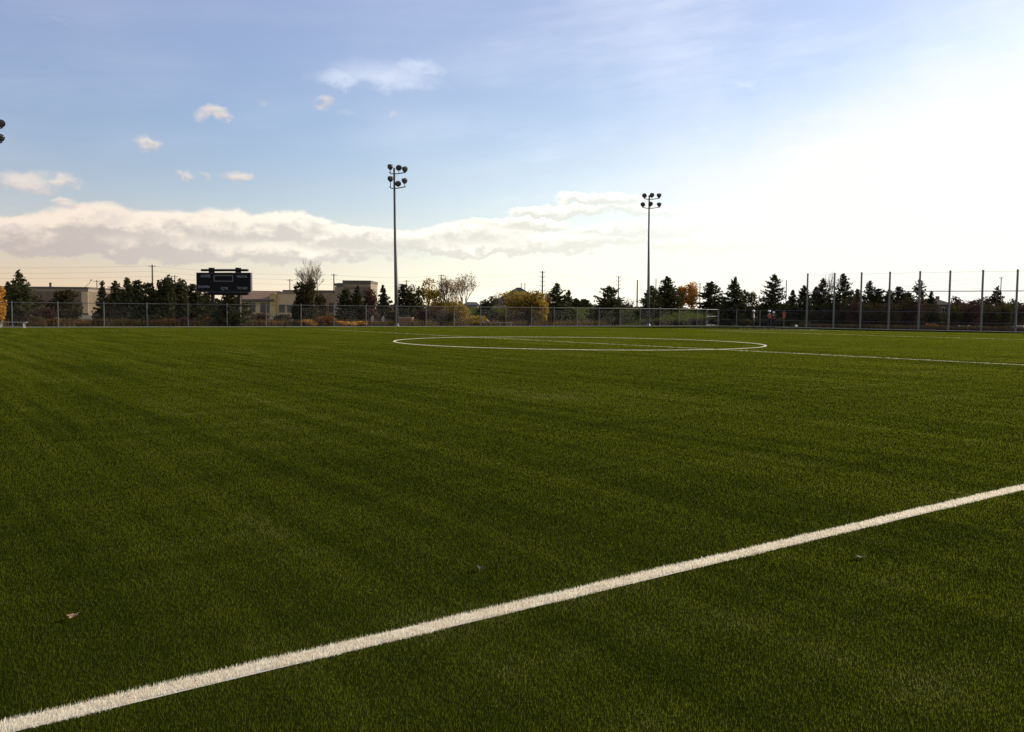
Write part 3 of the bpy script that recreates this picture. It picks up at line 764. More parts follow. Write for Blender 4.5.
# -- centre left
broadleaf(306, 278.5, 18, B(306, 1.08), 'dark round-topped tree in front of the large leafless tree', 'spruceb', 'round_evergreen', n=12, leaves=3600, base=.06, on=False, gaps=.1, group='evergreens beyond the fence')
broadleaf(318, 291, 22, B(318, 1.12), 'low dark bushy tree right of the dark round-topped tree', 'spruceb', 'round_evergreen', n=9, leaves=2400, base=.05, on=False, group='evergreens beyond the fence')
broadleaf(298, 299, 14, B(298, 1.09), 'small dark bushy tree at the left foot of the round-topped tree', 'spruceb', 'round_evergreen', n=7, leaves=1500, base=.05, on=False, group='evergreens beyond the fence')
baretree(314, 259.5, 34, B(314, 1.25), 'large leafless spreading tree behind the dark round-topped tree', mtl='twig', depth=6, r0=.015)
spruce(345, 290, 18, B(345, 1.15), 'dark spruce before the left corner of the taupe block', 'dark', point=.55)
spruce(358, 285.5, 13, B(358, 1.12), 'narrow dark spruce before the middle of the taupe block', 'dark')
spruce(383, 285, 11, B(383, 1.10), 'slim dark spruce just left of the left floodlight mast', 'dark', point=.8)
spruce(403.5, 284.5, 16, B(403, 1.10), 'dark blunt evergreen just right of the left floodlight mast', 'dark', point=.5)
broadleaf(415, 285, 20, B(415, 1.10), 'olive-brown round tree between the dark evergreen and the golden tree', 'olive', n=9, leaves=2600, base=.05, on=False)
broadleaf(370, 287.5, 15, B(370, 1.14), 'purple-brown bushy tree before the right corner of the taupe block', 'maroon', n=8, leaves=1700, base=.05, on=False, gaps=.3)
baretree(399.5, 279, 8, B(399, 1.3), 'thin leafless sapling behind the left floodlight mast', depth=4)
broadleaf(428, 277.5, 20, B(428, 1.25), 'airy golden-orange tree left of the leafless trees', 'gold', n=8, leaves=1700, base=.35, on=False, gaps=.5, size=.2)
broadleaf(437, 289, 20, B(437, 1.22), 'golden-brown tree under the airy golden-orange tree', 'goldo', n=8, leaves=1600, base=.2, on=False, gaps=.4)
baretree(447, 278, 18, B(447, 1.18), 'narrow nearly leafless tree left of the wider leafless tree', mtl='twig', depth=6, leafm='tan', leaves=500)
baretree(464.5, 275, 29, B(464, 1.2), 'wide pale leafless tree above the yellow bush', mtl='palebark', depth=6, leafm='tan', leaves=900)
shrub(460, 297, 24, B(460, 1.08), 'tall yellow-brown bush under the wide leafless tree', 'goldo', leaves=2200, on=False)
shrub(474, 315, 20, B(474, 1.04), 'low golden shrub behind the left end of the long bench', 'gold', on=False)
broadleaf(486, 295.5, 16, B(486, 1.3), 'dark round tree right of the small grey-roofed house', 'dark', 'round_evergreen', n=8, leaves=1800, base=.02, on=False, group='evergreens beyond the fence')
broadleaf(519, 290, 35, B(517, 1.10), 'large golden tree in front of the grey hip-roofed house', 'goldo', n=13, leaves=4600, base=.04, on=False, gaps=.12)
broadleaf(534, 291, 28, B(533, 1.07), 'olive-gold tree at the right side of the large golden tree', 'goldo', n=10, leaves=3000, base=.03, on=False, gaps=.12)
broadleaf(540, 301, 18, B(540, 1.05), 'low yellow tree at the foot of the steel power pole', 'gold', n=8, leaves=1800, base=.03, on=False)
broadleaf(547.5, 290.5, 13, B(547, 1.25), 'small orange-tan tree between steel power pole and spruce', 'tan', n=7, leaves=1300, base=.2, on=False)
baretree(500, 290, 14, B(500, 1.5), 'faint leafless tree before the left slope of the hip roof', depth=4)
spruce(557, 283, 26, B(557, 1.08), 'tall spruce right of the steel power pole')
spruce(568, 290, 15, B(568, 1.16), 'ragged spruce touching the right side of a taller spruce', airy=.25)
spruce(576, 298.5, 13, B(576, 1.6), 'distant small spruce left of the white vans', 'dark')
spruce(584, 299.5, 13, B(584, 1.65), 'distant small spruce behind the white vans', 'dark', point=.7)
# -- on and around the bank, right of centre
spruce(608.5, 286.5, 31, B(608, 1.10), 'wide ragged spruce left of the right-hand floodlight mast', airy=.2, point=.75, base_on=False)
baretree(628, 296, 16, B(628, 1.7), 'faint leafless tree between the wide spruce and the right floodlight', depth=4)
spruce(651, 285.5, 21, B(651, 1.14), 'spruce directly behind the right-hand floodlight mast', airy=.15)
spruce(666.5, 276.5, 27, B(666, 1.16), 'tall full spruce left of the orange tree on the bank')
broadleaf(681, 285.5, 13, B(681, 1.20), 'slim orange tree, the left and shorter one of two on the bank', 'orange', n=7, leaves=1800, base=.12, gaps=.25, size=.22)
broadleaf(691, 281.5, 17, B(691, 1.18), 'bright orange tree on the bank, the right and taller one of two', 'orange', n=9, leaves=2800, base=.10, gaps=.2, size=.22)
spruce(710.5, 281.5, 24, B(710, 1.16), 'spruce with ragged branches just right of the orange trees', airy=.2, point=.85)
spruce(734, 276.5, 24, B(734, 1.10), 'tall spruce left of the three people, behind the corner fence')
broadleaf(748, 290, 17, B(748, 1.13), 'brown-green bushy tree behind the leftmost standing person', 'olive', n=8, leaves=2000, base=.02, group='autumn trees beyond the fence')
spruce(773, 274, 30, B(773, 1.12), 'tall broad spruce directly behind the two people in orange')
spruce(792, 290, 15, B(792, 1.18), 'short spruce right of the broad spruce, behind the orange vest', airy=.15)
spruce(803, 285.5, 18, B(803, 1.12), 'dark spruce left of the first tall net post')
spruce(822, 278.5, 18, B(822, 1.18), 'brownish spruce between the first two tall net posts', 'spruceb', airy=.2)
spruce(815, 287, 16, B(815, 1.2), 'lower brownish spruce right of the first tall net post', 'spruceb')
baretree(829, 270, 12, B(829, 1.25), 'thin leafless tree rising between the first two net posts', depth=4)
spruce(841.5, 274, 24, B(841, 1.14), 'tall dark spruce just right of the second net post')
spruce(856, 289, 16, B(856, 1.2), 'low spruce left of the third net post', 'spruceb')
spruce(868.5, 281, 15, B(868, 1.15), 'pointed spruce just right of the third net post')
spruce(877, 289, 17, B(877, 1.14), 'blunt dark spruce between the third and fourth net posts', 'dark', point=.6)
spruce(888, 289, 15, B(888, 1.2), 'brownish spruce standing behind the fourth net post', 'spruceb')
spruce(898, 287, 17, B(898, 1.15), 'dark spruce just right of the fourth net post', 'dark', point=.75)
spruce(907, 292.5, 15, B(907, 1.18), 'low dark spruce left of the airy spruce', 'dark', point=.7)
spruce(918, 279.5, 20, B(918, 1.12), 'airy see-through spruce at the fifth net post', 'spruceb', airy=.45, point=.8)
spruce(930, 291, 13, B(930, 1.3), 'small pointed spruce right of the airy spruce', 'dark')
broadleaf(957, 296, 14, B(957, 1.2), 'reddish-brown tree between the sixth net post and the brown roofs', 'maroon', n=7, leaves=1400, base=.05, on=False)
broadleaf(977, 298, 16, B(977, 1.2), 'brown round tree left of the seventh net post', 'brush', n=7, leaves=1500, base=.05, on=False)
spruce(996, 286.5, 19, B(996, 1.15), 'tall airy spruce between the last two net posts', 'spruceb', airy=.3)
broadleaf(985, 296, 14, B(985, 1.22), 'brown tree standing behind the seventh net post', 'brush', n=7, leaves=1300, base=.05, on=False)
broadleaf(1012, 298, 22, B(1012, 1.2), 'dark brown tree at the right edge behind the last net post', 'brush', n=8, leaves=1700, base=.05, on=False)
rb = np.random.default_rng(5)
labs = ['below the tall dark spruce', 'left of the third net post', 'under the pointed spruce', 'between third and fourth net posts', 'at the fourth net post', 'right of the fourth net post', 'left of the airy spruce', 'under the airy spruce', 'right of the fifth net post', 'left of the sixth net post', 'at the sixth net post', 'below the brown roofs', 'left of the seventh net post', 'right of the seventh net post', 'under the last airy spruce', 'at the right edge of the photo']
for i, lb in enumerate(labs):
    px = 846 + i*11.6 + rb.uniform(-2, 2)
    shrub(px, (296 if px < 915 else 300)+rb.uniform(-2, 4), 20, B(px, 1.07+.05*rb.random()), 'tangled %s brush %s' % (('dark', 'brown')[i % 2], lb), ('brush', 'maroon', 'spruceb', 'brush', 'olive')[i % 5], leaves=1500, on=False, group='brush behind the end fence', name='shrub')
shrub(932.5, 323.5, 13, B(932, 1.02), 'rust-orange low shrub at the foot of the end fence', 'rust', leaves=700, on=False)
for px, py, wp, k, lab in ((724, 307, 18, 1.12, 'dark low shrub on the bank between two spruces'), (760, 306, 16, 1.16, 'dark shrub between the leftmost person and the pair in orange'), (815, 307, 20, 1.10, 'dark shrub right of the first tall net post'), (832, 306, 18, 1.12, 'dark shrub behind the second tall net post'), (640, 311, 18, 1.3, 'brown shrub left of the right floodlight foot')):
    shrub(px, py, wp, B(px, k), lab, 'brush', on=True, group='shrubs on the bank')
for i, (px, py, wp, lab) in enumerate(((652, 319, 24, 'low dark shrub added as shade at the foot of the right-hand floodlight mast'), (676, 319.5, 24, 'low dark shrub added as shade at the foot of the bank below the orange trees'), (694, 317.5, 22, 'low dark shrub added as shade at the foot of the bank left of the gate'),  # shrubs added in place of the shadow lying on the bank foot
        (612, 313, 30, 'dark shrub added at the foot of the wide ragged spruce'), (711, 318, 16, 'low dark foliage behind the gate'), (727, 317.5, 18, 'low dark foliage right of the gate'), (744, 318, 18, 'low dark foliage left of the leftmost person'),
        (762, 318, 16, 'low dark foliage seen between the leftmost person and the orange vest'), (780, 318, 16, 'low dark foliage right of the pair in orange'), (797, 318.5, 20, 'low dark foliage behind the white ball'))):  # low dark foliage added along the dark band behind the end fence
    shrub(px, py, wp, B(px, 1.04), lab, 'dark' if i % 2 else 'brush', leaves=1500, on=False, group='added low shrubs at the foot of the bank')
# far wood that closes the horizon
rg = np.random.default_rng(3); C = []
for px in np.arange(-160, 1240, 2.2):
    Zw = 330 + 60*math.sin(px*.013) + rg.uniform(-15, 40); top = 303.2 + 5*(px/1024) + 2.6*math.sin(px*.11) + 2.0*math.sin(px*.047+1) + rg.uniform(-1.5, 2.0)
    x, y, _ = spot(px, Zw); h = topz(px, top, Zw); k = 60
    C.append(np.stack([x+rg.normal(0, 1.3, k), y+rg.normal(0, 2.5, k), h*rg.uniform(.0, 1.0, k)**.7], 1))
C = np.concatenate(C); struct(link('far_wood', np_mesh('far_wood', leaf_quads(C, 1.1, 0, .8), 4), MT['wood_far']), 'stuff')

# tall dry growth along the back of the fence
n_ = 26000; t_ = RNG.uniform(-.35, .80, n_); P = np.stack([FA[0]+(FB[0]-FA[0])*t_, FA[1]+(FB[1]-FA[1])*t_+RNG.uniform(.4, 1, n_)**2*7], 1)
cl = np.sin(P[:, 0]*1.3)+np.sin(P[:, 0]*.47+1)+np.sin(P[:, 1]*1.9+P[:, 0]*.3); P = P[cl > -.9]
n2 = 16000; t2 = RNG.uniform(.25, 1.15, n2); P2 = np.stack([FB[0]+(FC[0]-FB[0])*t2+.3+RNG.uniform(0, 1, n2)**1.6*9, FB[1]+(FC[1]-FB[1])*t2], 1)
T = blades(P2, .5, .10, .7); struct(link('rough_grass', np_mesh('rough_grass', T, 3), MT['brush']), 'stuff')
T = blades(P, .62, .09, .7); struct(link('dry_tall_grass', np_mesh('dry_tall_grass', T, 3), MT['drygrass']), 'stuff')
n_ = 60000; P = np.stack([RNG.uniform(64, 150, n_), 78.6+RNG.uniform(0, 1, n_)**1.5*50], 1)
T = blades(P, .16, .10, .8); zz_ = np.array([bank(x_, y_) for x_, y_ in P]); T[:, :, 2] += zz_[:, None]
struct(link('bank_grass', np_mesh('bank_grass', T, 3), MT['bankgrass']), 'stuff')

# ------------------------------------------------------------------ buildings
def building(px0, px1, Z, label, name='building', cat='building', rz=0.0):
    x, y, _ = spot((px0+px1)/2, Z); return thing(name, label, cat, (x, y, 0), -YAW+rz), Z/FPX
def window(root, x0, x1, z0, z1, y, frame='cornice', t=.12):
    mb = MB(); mb.box(x0-t, x1+t, y-.10, y+.02, z1, z1+t); mb.box(x0-t, x1+t, y-.10, y+.02, z0-t, z0)
    mb.box(x0-t, x0, y-.10, y+.02, z0, z1); mb.box(x1, x1+t, y-.10, y+.02, z0, z1)
    mb.box((x0+x1)/2-.04, (x0+x1)/2+.04, y-.09, y+.02, z0, z1)
    w = mb.obj('window', MT[frame], root); mb = MB(); mb.box(x0, x1, y-.045, y-.03, z0, z1); mb.obj('pane', MT['window'], w)
Z = 200.
root, m = building(26, 88, Z, 'long flat-roofed brown brick building at left behind dark trees')
h = topz(57, 286.8, Z); w = 63*m
mb = MB(); mb.box(-w/2-8, w/2, 0, 16, 0, h-1.1); mb.obj('wall', MT['brown'], root)
mb = MB(); mb.box(-w/2-8, w/2+.05, -.06, 16.05, h-1.1, h-.35); mb.obj('fascia', MT['brown2'], root)
mb = MB(); mb.box(-w/2-8.2, w/2+.25, -.25, 16.2, h-.35, h); mb.obj('cornice', MT['cornice'], root)
mb = MB(); mb.box(w/2-1.5, w/2+.02, -.12, 0-.005, .5, h-1.1); mb.obj('lit_end_strip', MT['stucco'], root)  # paler strip stands in for sunlight on the right end of the wall
mb = MB(); mb.tube([(3.4, 6, h), (4.6, 6, h+.9), (5.1, 6, h+1.75)], .05, 5); mb.box(4.95, 5.35, 5.9, 6.1, h+1.7, h+1.9); mb.obj('antenna', MT['cable'], root)
mb = MB(); mb.box(-4.3, -3.9, 5, 5.4, h, h+.85); mb.lathe([(.3, h+.85), (.32, h+1.0), (.05, h+1.15)], 8, (-4.1, 5.2, 0)); mb.obj('roof_vent', MT['cornice'], root)
for x in (-4.6, -1.2, 2.2): window(root, x-.9, x+.9, 1.2, 3.2, 0)
root, m = building(88, 124, 210., 'low dark annex right of the brown brick building')
h = topz(100, 294, 210.)
mb = MB(); mb.box(-18*m, 18*m, 0, 12, 0, h-.3); mb.obj('wall', MT['brown'], root)
mb = MB(); mb.box(-18.6*m, 18.6*m, -.3, 12.2, h-.3, h); mb.obj('cornice', MT['cornice'], root)
window(root, -2.6, -1.0, .9, 2.8, 0); window(root, 1.0, 2.6, .9, 2.8, 0)
# tan shop building
root, m = building(228, 296, Z, 'low tan building with clay-coloured eaves and dark windows right of the scoreboard')
h = topz(262, 290.3, Z); x0, x1 = -36*m, 34*m
px2x = lambda p: (p-262)*m
zz = lambda p, py: topz(p, py, Z)
mb = MB(); mb.box(x0, px2x(275), 0, 14, 0, zz(262, 300)); mb.box(px2x(276.5), x1+9*m, .6, 14, 0, zz(286, 293)); mb.obj('wall', MT['stucco'], root)
mb = MB(); e0, e1 = zz(262, 299.5), h
mb.add([(x0-.3, -.9, e0), (px2x(275), -.9, e0), (px2x(275), 5, e1), (x0-.3, 5, e1), (x0-.3, 5, e0), (px2x(275), 5, e0)], [(0,1,2,3), (0,3,4), (1,5,2), (3,2,5,4), (0,4,5,1)])
mb.obj('roof', MT['clay'], root)
mb = MB(); mb.box(x0-.3, px2x(275.5), -.95, -.905, e0-.35, e0+.05); mb.obj('eaves_board', MT['cornice'], root)
mb = MB(); mb.box(px2x(270.5), px2x(276.3), -.6, 1.0, 0, zz(273, 294.5)); mb.box(px2x(270), px2x(276.8), -.75, 1.1, zz(273, 294.5), zz(273, 293.3)); mb.obj('pillar', MT['ochre'], root)
mb = MB(); mb.box(px2x(276.5), x1+9.6*m, .3, 14.1, zz(286, 293), zz(286, 291.5)); mb.obj('parapet', MT['brown2'], root)
for a, b in ((243, 247.5), (250, 255), (261, 269)): window(root, px2x(a), px2x(b), zz(255, 312), zz(255, 303.5), 0)
for a, b in ((279, 284), (287, 293)): window(root, px2x(a), px2x(b), zz(285, 312), zz(285, 305), .6)
root, m = building(283, 342, 215., 'long low flat-roofed taupe wing behind the dark round tree')
h = topz(312, 290.2, 215.)
mb = MB(); mb.box(-29*m, 30*m, 0, 12, 0, h-.45); mb.obj('wall', MT['brown2'], root)
mb = MB(); mb.box(-29.5*m, 30.2*m, -.25, 12.2, h-.45, h); mb.obj('cornice', MT['cornice'], root)
for x in (-5, -1.5, 2, 5): window(root, x-.8, x+.8, 1.4, 3.4, 0)
root, m = building(339, 368.5, Z, 'tall flat-roofed taupe block with dark cornice left of the left floodlight')
h = topz(360, 280.6, Z)
mb = MB(); mb.box(-17*m, 17*m, 0, 10, 0, h-.6); mb.box(-18.5*m, -10*m, -.5, 0-.005, 0, h-1.4); mb.obj('wall', MT['brown2'], root)
mb = MB(); mb.box(-11*m, 17.4*m, -.3, 10.2, h-.6, h); mb.box(-18.8*m, -11.02*m, -.7, 4, h-1.3, h-.7); mb.obj('cornice', MT['cornice'], root)
mb = MB(); mb.box(-17.05*m, 17.1*m, -.06, .0-.004, h-2.0, h-1.5); mb.obj('band_course', MT['brown'], root)
window(root, 1.0, 3.1, h-3.6, h-2.3, 0); window(root, -2.2, -.4, 1.2, 3.0, 0); window(root, 1.0, 3.1, 1.2, 3.0, 0)
# houses
def house(pxl, pxr, px_apex, y_eave, y_apex, Z, label, roofm, wallm, rz=0.0, ridge=.0, depth=10, chimney=False, porch=False):
    root, m = building(pxl, pxr, Z, label, 'house', 'house', rz); c = (pxl+pxr)/2
    w = (pxr-pxl)*m; ze, za = topz(c, y_eave, Z), topz(c, y_apex, Z); ax = (px_apex-c)*m; d = depth; r = ridge*w/2
    mb = MB(); mb.box(-w/2+.4, w/2-.4, 0, d, 0, ze-.02); mb.obj('wall', MT[wallm], root)
    mb = MB(); mb.add([(-w/2, -.5, ze), (w/2, -.5, ze), (w/2, d+.5, ze), (-w/2, d+.5, ze), (ax-r, d*.45, za), (ax+r+.01, d*.45, za)],
                      [(0,1,5,4), (1,2,5), (2,3,4,5), (3,0,4), (0,3,2,1)]); rf = mb.obj('roof', MT[roofm], root)
    mb = MB(); mb.box(-w/2-.05, w/2+.05, -.62, -.505, ze-.22, ze+.03); mb.obj('gutter', MT['cornice'], root)
    if chimney:
        mb = MB(); mb.box(ax+w*.12, ax+w*.12+.8, d*.5, d*.5+.8, ze+.5, za+.7); mb.obj('chimney', MT['brick'], rf)
    for x in (-w*.28, w*.22): window(root, x-.7, x+.7, max(.8, ze-2.4), max(2.0, ze-.8), 0, 'white')
    return root
house(490, 548, 518.5, 303.5, 286.8, 240., 'house with tall grey hip roof behind the large golden tree', 'slate', 'brown2', ridge=.06, depth=15)
house(462, 479, 471, 305, 301.8, 230., 'small dark-grey-roofed house with white corner left of the dark round tree', 'slate', 'brown', ridge=.55, depth=8)
house(918, 954, 940, 304.5, 298.2, 250., 'brown-roofed house between the fifth and sixth net posts', 'brownroof', 'brown', ridge=.12, chimney=True)
house(954, 982, 966, 307, 301.8, 245., 'brown-roofed house between the sixth and seventh net posts', 'brownroof', 'brown2', ridge=.15)
house(1000, 1030, 1014, 308, 303, 260., 'brown-roofed house at the right edge behind the last net post', 'brownroof', 'brown', ridge=.2)
# ------------------------------------------------------------------ utility poles and wires
def upole(px, py, Z, label, arms=1, mt='wood', r=.15, ins=0, group='utility poles behind the trees'):
    x, y, _ = spot(px, Z); root = thing('utility_pole', label, 'utility pole', (x, y, 0), -YAW+.35, group); h = topz(px, py, Z)
    mb = MB(); mb.tube([(0, 0, 0), (0, 0, h)], [r*1.25, r*.85], 8); mb.obj('shaft', MT[mt], root)
    if arms:
        mb = MB()
        for k in range(arms): mb.box(-1.1, 1.1, -r-.09, -r, h-.55-k*1.0, h-.39-k*1.0)
        mb.obj('crossarm', MT[mt], root)
    for k in range(ins):
        for sx_ in (-1, 1):
            mb = MB(); mb.tube([(sx_*r*.8, 0, h-.5-k*1.3), (sx_*.75, 0, h-.35-k*1.3)], .05, 5); mb.lathe([(.05, 0), (.12, .03), (.12, .2), (.05, .25)], 7, (sx_*.75, 0, h-.4-k*1.3)); mb.obj('insulator', MT['cable'], root)
    return x, y, h
UP = [upole(-160, 262.5, 250, 'wooden utility pole out beyond the left edge'),
      upole(153, 264.8, 255, 'tall dark wooden utility pole left of the round-topped evergreens', r=.22),
      upole(334, 273.8, 290, 'wooden utility pole rising from the low taupe wing', r=.2),
      upole(441, 274.5, 300, 'wooden utility pole between the airy golden tree and leafless trees', r=.17),
      upole(542, 271, 250, 'grey steel power pole with stacked insulators beside the large golden tree', arms=0, mt='polem', r=.24, ins=5),
      upole(618, 276, 290, 'thin grey power pole just right of the wide ragged spruce', arms=0, mt='polem', r=.18, ins=3),
      upole(699.3, 283, 320, 'thin grey power pole at the right edge of the orange tree', arms=0, mt='polem', r=.18, ins=2),
      upole(785.4, 280, 300, 'thin grey power pole between the broad spruce and the first net post', arms=0, mt='polem', r=.17, ins=0),
      upole(999.4, 277, 290, 'thin grey power pole above the last airy spruce at right', arms=0, mt='polem', r=.15, ins=1)]
for px, py, Z, lab in ((97.5, 280, 300, 'short thin wooden pole above the low dark annex'), (175.3, 275.3, 300, 'thin pole tip between the two round-topped evergreens'), (290, 279, 310, 'short wooden pole above the tan building, right of the scoreboard'),
        (406.5, 280, 320, 'pole tip above the dark blunt evergreen by the left floodlight'), (521, 283, 300, 'left one of two thin poles above the hip roof'), (524.6, 283, 300, 'right one of two thin poles above the hip roof'),
        (636.8, 280, 290, 'stout grey pole left of the right-hand floodlight mast'), (655.3, 278.5, 310, 'thin grey pole just right of the right-hand floodlight mast')):
    upole(px, py, Z, lab, arms=1 if px < 450 else 0, mt='wood' if px < 450 else 'polem', r=.16 if px != 636.8 else .24)
for k, lab in enumerate(('topmost of the three thin power wires across the sky', 'middle one of the three thin power wires across the sky', 'lowest of the three thin power wires across the sky')):
    pts = []
    for i in range(len(UP)-1):
        a, b = UP[i], UP[i+1]
        for j in range(12):
            t = j/12; pts.append((a[0]+(b[0]-a[0])*t, a[1]+(b[1]-a[1])*t, a[2]+(b[2]-a[2])*t - .35 - k*1.55 - 3.6*t*(1-t)))
    o0 = Vector(pts[0]); mb = MB(); mb.tube([Vector(p)-o0 for p in pts], .017, 4); o = mb.obj('power_wire', MT['cable']); o.location = o0
    tag(o, lab, 'power wire', 'power wires')

# ------------------------------------------------------------------ small things along the fence
def bench(px0, px1, py, Z, label, legs):
    x, y, _ = spot(px0, Z); x1, y1, _ = spot(px1, Z); L = math.hypot(x1-x, y1-y)
    root = thing('bench', label, 'bench', (x, y, 0), math.atan2(y1-y, x1-x), 'aluminium benches by the fence'); h = .46*Z/66*1.0
    h = max(.42, topz((px0+px1)/2, py, Z))
    mb = MB(); mb.box(0, L, -.13, .13, h-.04, h); mb.obj('seat', MT['benchm'], root)
    for l in legs:
        xl = (l-px0)*Z/FPX
        mb = MB(); mb.box(xl-.03, xl+.03, -.12, -.06, .04, h-.042); mb.box(xl-.03, xl+.03, .06, .12, .04, h-.042); mb.box(xl-.04, xl+.04, -.18, .18, 0, .038); mb.obj('leg', MT['benchm'], root)
bench(-18, 27, 321.8, B(12, .985), 'pale bench at the far left in front of the fence', (-14, 1, 24))
bench(452, 514, 322.4, B(484, 1.03), 'long pale bench behind the fence below the golden bushes', (456, 470, 487, 500, 511))
for px, s, lab in ((481, .27, 'pale boulder at the left behind the long bench'), (487.5, .33, 'largest pale boulder in the middle behind the long bench'), (496, .29, 'pale boulder at the right behind the long bench')):
    x, y, _ = spot(px, B(px, 1.055)); bm = bmesh.new(); bmesh.ops.create_icosphere(bm, subdivisions=3, radius=s)
    rg = np.random.default_rng(int(px)); ph = rg.uniform(0, 6, 6)
    for v in bm.verts:
        q = v.co/s; k = 1+.16*math.sin(3*q.x+ph[0])+.14*math.sin(3.4*q.y+ph[1])+.12*math.sin(4*q.z+ph[2])+.05*math.sin(9*q.x+ph[3])*math.sin(8*q.y+ph[4])
        v.co *= k; v.co.z = max(-.2, v.co.z*1.15)
    me = bpy.data.meshes.new('boulder'); bm.to_mesh(me); bm.free(); o = link('boulder', me, MT['stone']); o.location = (x, y, s*.65); tag(o, lab, 'boulder', 'boulders behind the long bench')
# black bin
x, y, _ = spot(531, B(531, 1.02)); m = B(531, 1.02)/FPX
root = thing('waste_bin', 'black square waste bin behind the fence under the golden tree', 'bin', (x, y, 0), -YAW)
mb = MB(); w = 2.7*m; h = topz(531, 318.2, B(531, 1.02))
mb.add([(-w*.85,-w*.85,.08),(w*.85,-w*.85,.08),(w*.85,w*.85,.08),(-w*.85,w*.85,.08),(-w,-w,h-.12),(w,-w,h-.12),(w,w,h-.12),(-w,w,h-.12)], [(0,3,2,1),(4,5,6,7),(0,1,5,4),(1,2,6,5),(2,3,7,6),(3,0,4,7)]); mb.obj('body', MT['rubber'], root)
mb = MB(); mb.box(-w*1.06, w*1.06, -w*1.06, w*1.06, h-.115, h); mb.obj('lid', MT['rubber'], root)
for sx_ in (-1, 1):
    mb = MB(); mb.lathe([(.1, -.04), (.12, -.03), (.12, .03), (.1, .04)], 12, (sx_*w*.8, w*.5, .12), (1, 0, 0)); mb.obj('wheel', MT['rubber'], root)
# brick planter wall
x, y, _ = spot(405, B(405, 1.06)); m = B(405, 1.06)/FPX
root = thing('brick_enclosure', 'low red-brown brick enclosure right of the left floodlight foot', 'enclosure', (x, y, 0), -YAW)
h = topz(405, 317.3, B(405, 1.06)); mb = MB(); mb.box(-7*m, 7*m, 0, 1.6, 0, h-.1); mb.obj('wall', MT['brick'], root)
mb = MB(); mb.box(-7.5*m, 7.5*m, -.06, 1.66, h-.098, h); mb.obj('coping', MT['brown2'], root)
for px, py, lab in ((372.5, 315.8, 'pale marker post left of the left floodlight foot'), (383, 316, 'short pale marker post just left of the left floodlight foot')):
    Z = B(px, 1.04); x, y, _ = spot(px, Z); root = thing('marker_post', lab, 'post', (x, y, 0), -YAW, 'pale marker posts'); h = topz(px, py, Z)
    mb = MB(); mb.tube([(0, 0, 0), (0, 0, h)], [.06, .05], 8); mb.obj('shaft', MT['benchm'], root)
    mb = MB(); mb.box(-.14, .14, -.09, -.055, h-.55, h-.1); mb.obj('plate', MT['benchm'], root)
# vans far behind
def van(px, Z, label, s=1.0, rz=0.):
    x, y, _ = spot(px, Z); root = thing('parked_van', label, 'van', (x, y, 0), -YAW+rz, 'white vans parked beyond the bank')
    L, W_, H = 5.2*s, 1.9*s, 2.3*s
    prof = [(-L/2, .4*s), (-L/2, H*.97), (-L/2+.15*s, H), (L*.20, H), (L*.34, H*.60), (L*.48, H*.5), (L/2, H*.40), (L/2, .4*s)]
    mb = MB(); n = len(prof)
    mb.add([(a, -W_/2, b) for a, b in prof]+[(a, W_/2, b) for a, b in prof], [tuple(range(n))[::-1], tuple(range(n, 2*n))]+[(i, (i+1) % n, n+(i+1) % n, n+i) for i in range(n)]); body = mb.obj('body', MT['white'], root)
    mb = MB(); mb.add([(L*.04, -W_/2-.01, H*.6), (L*.31, -W_/2-.01, H*.6), (L*.205, -W_/2-.01, H*.9), (L*.04, -W_/2-.01, H*.9)], [(0, 1, 2, 3)]); mb.obj('side_window', MT['window'], root)
    mb = MB(); mb.add([(L*.215, -W_*.44, H*.97), (L*.215, W_*.44, H*.97), (L*.345, W_*.44, H*.62), (L*.345, -W_*.44, H*.62)], [(0, 3, 2, 1)]); mb.obj('windscreen', MT['window'], root)
    for wx in (-L*.3, L*.32):
        for wy in (-1, 1):
            mb = MB(); mb.lathe([(.22*s, -.1), (.36*s, -.09), (.36*s, .09), (.22*s, .1)], 14, (wx, wy*(W_/2-.06), .36*s), (0, 1, 0)); mb.obj('wheel', MT['rubber'], root)
van(594.5, 165, 'white van parked beyond the grassy shrubs, the larger right one', .95, 1.15)
van(579.5, 195, 'white van parked beyond the grassy shrubs, the smaller left one', .85, 1.3)

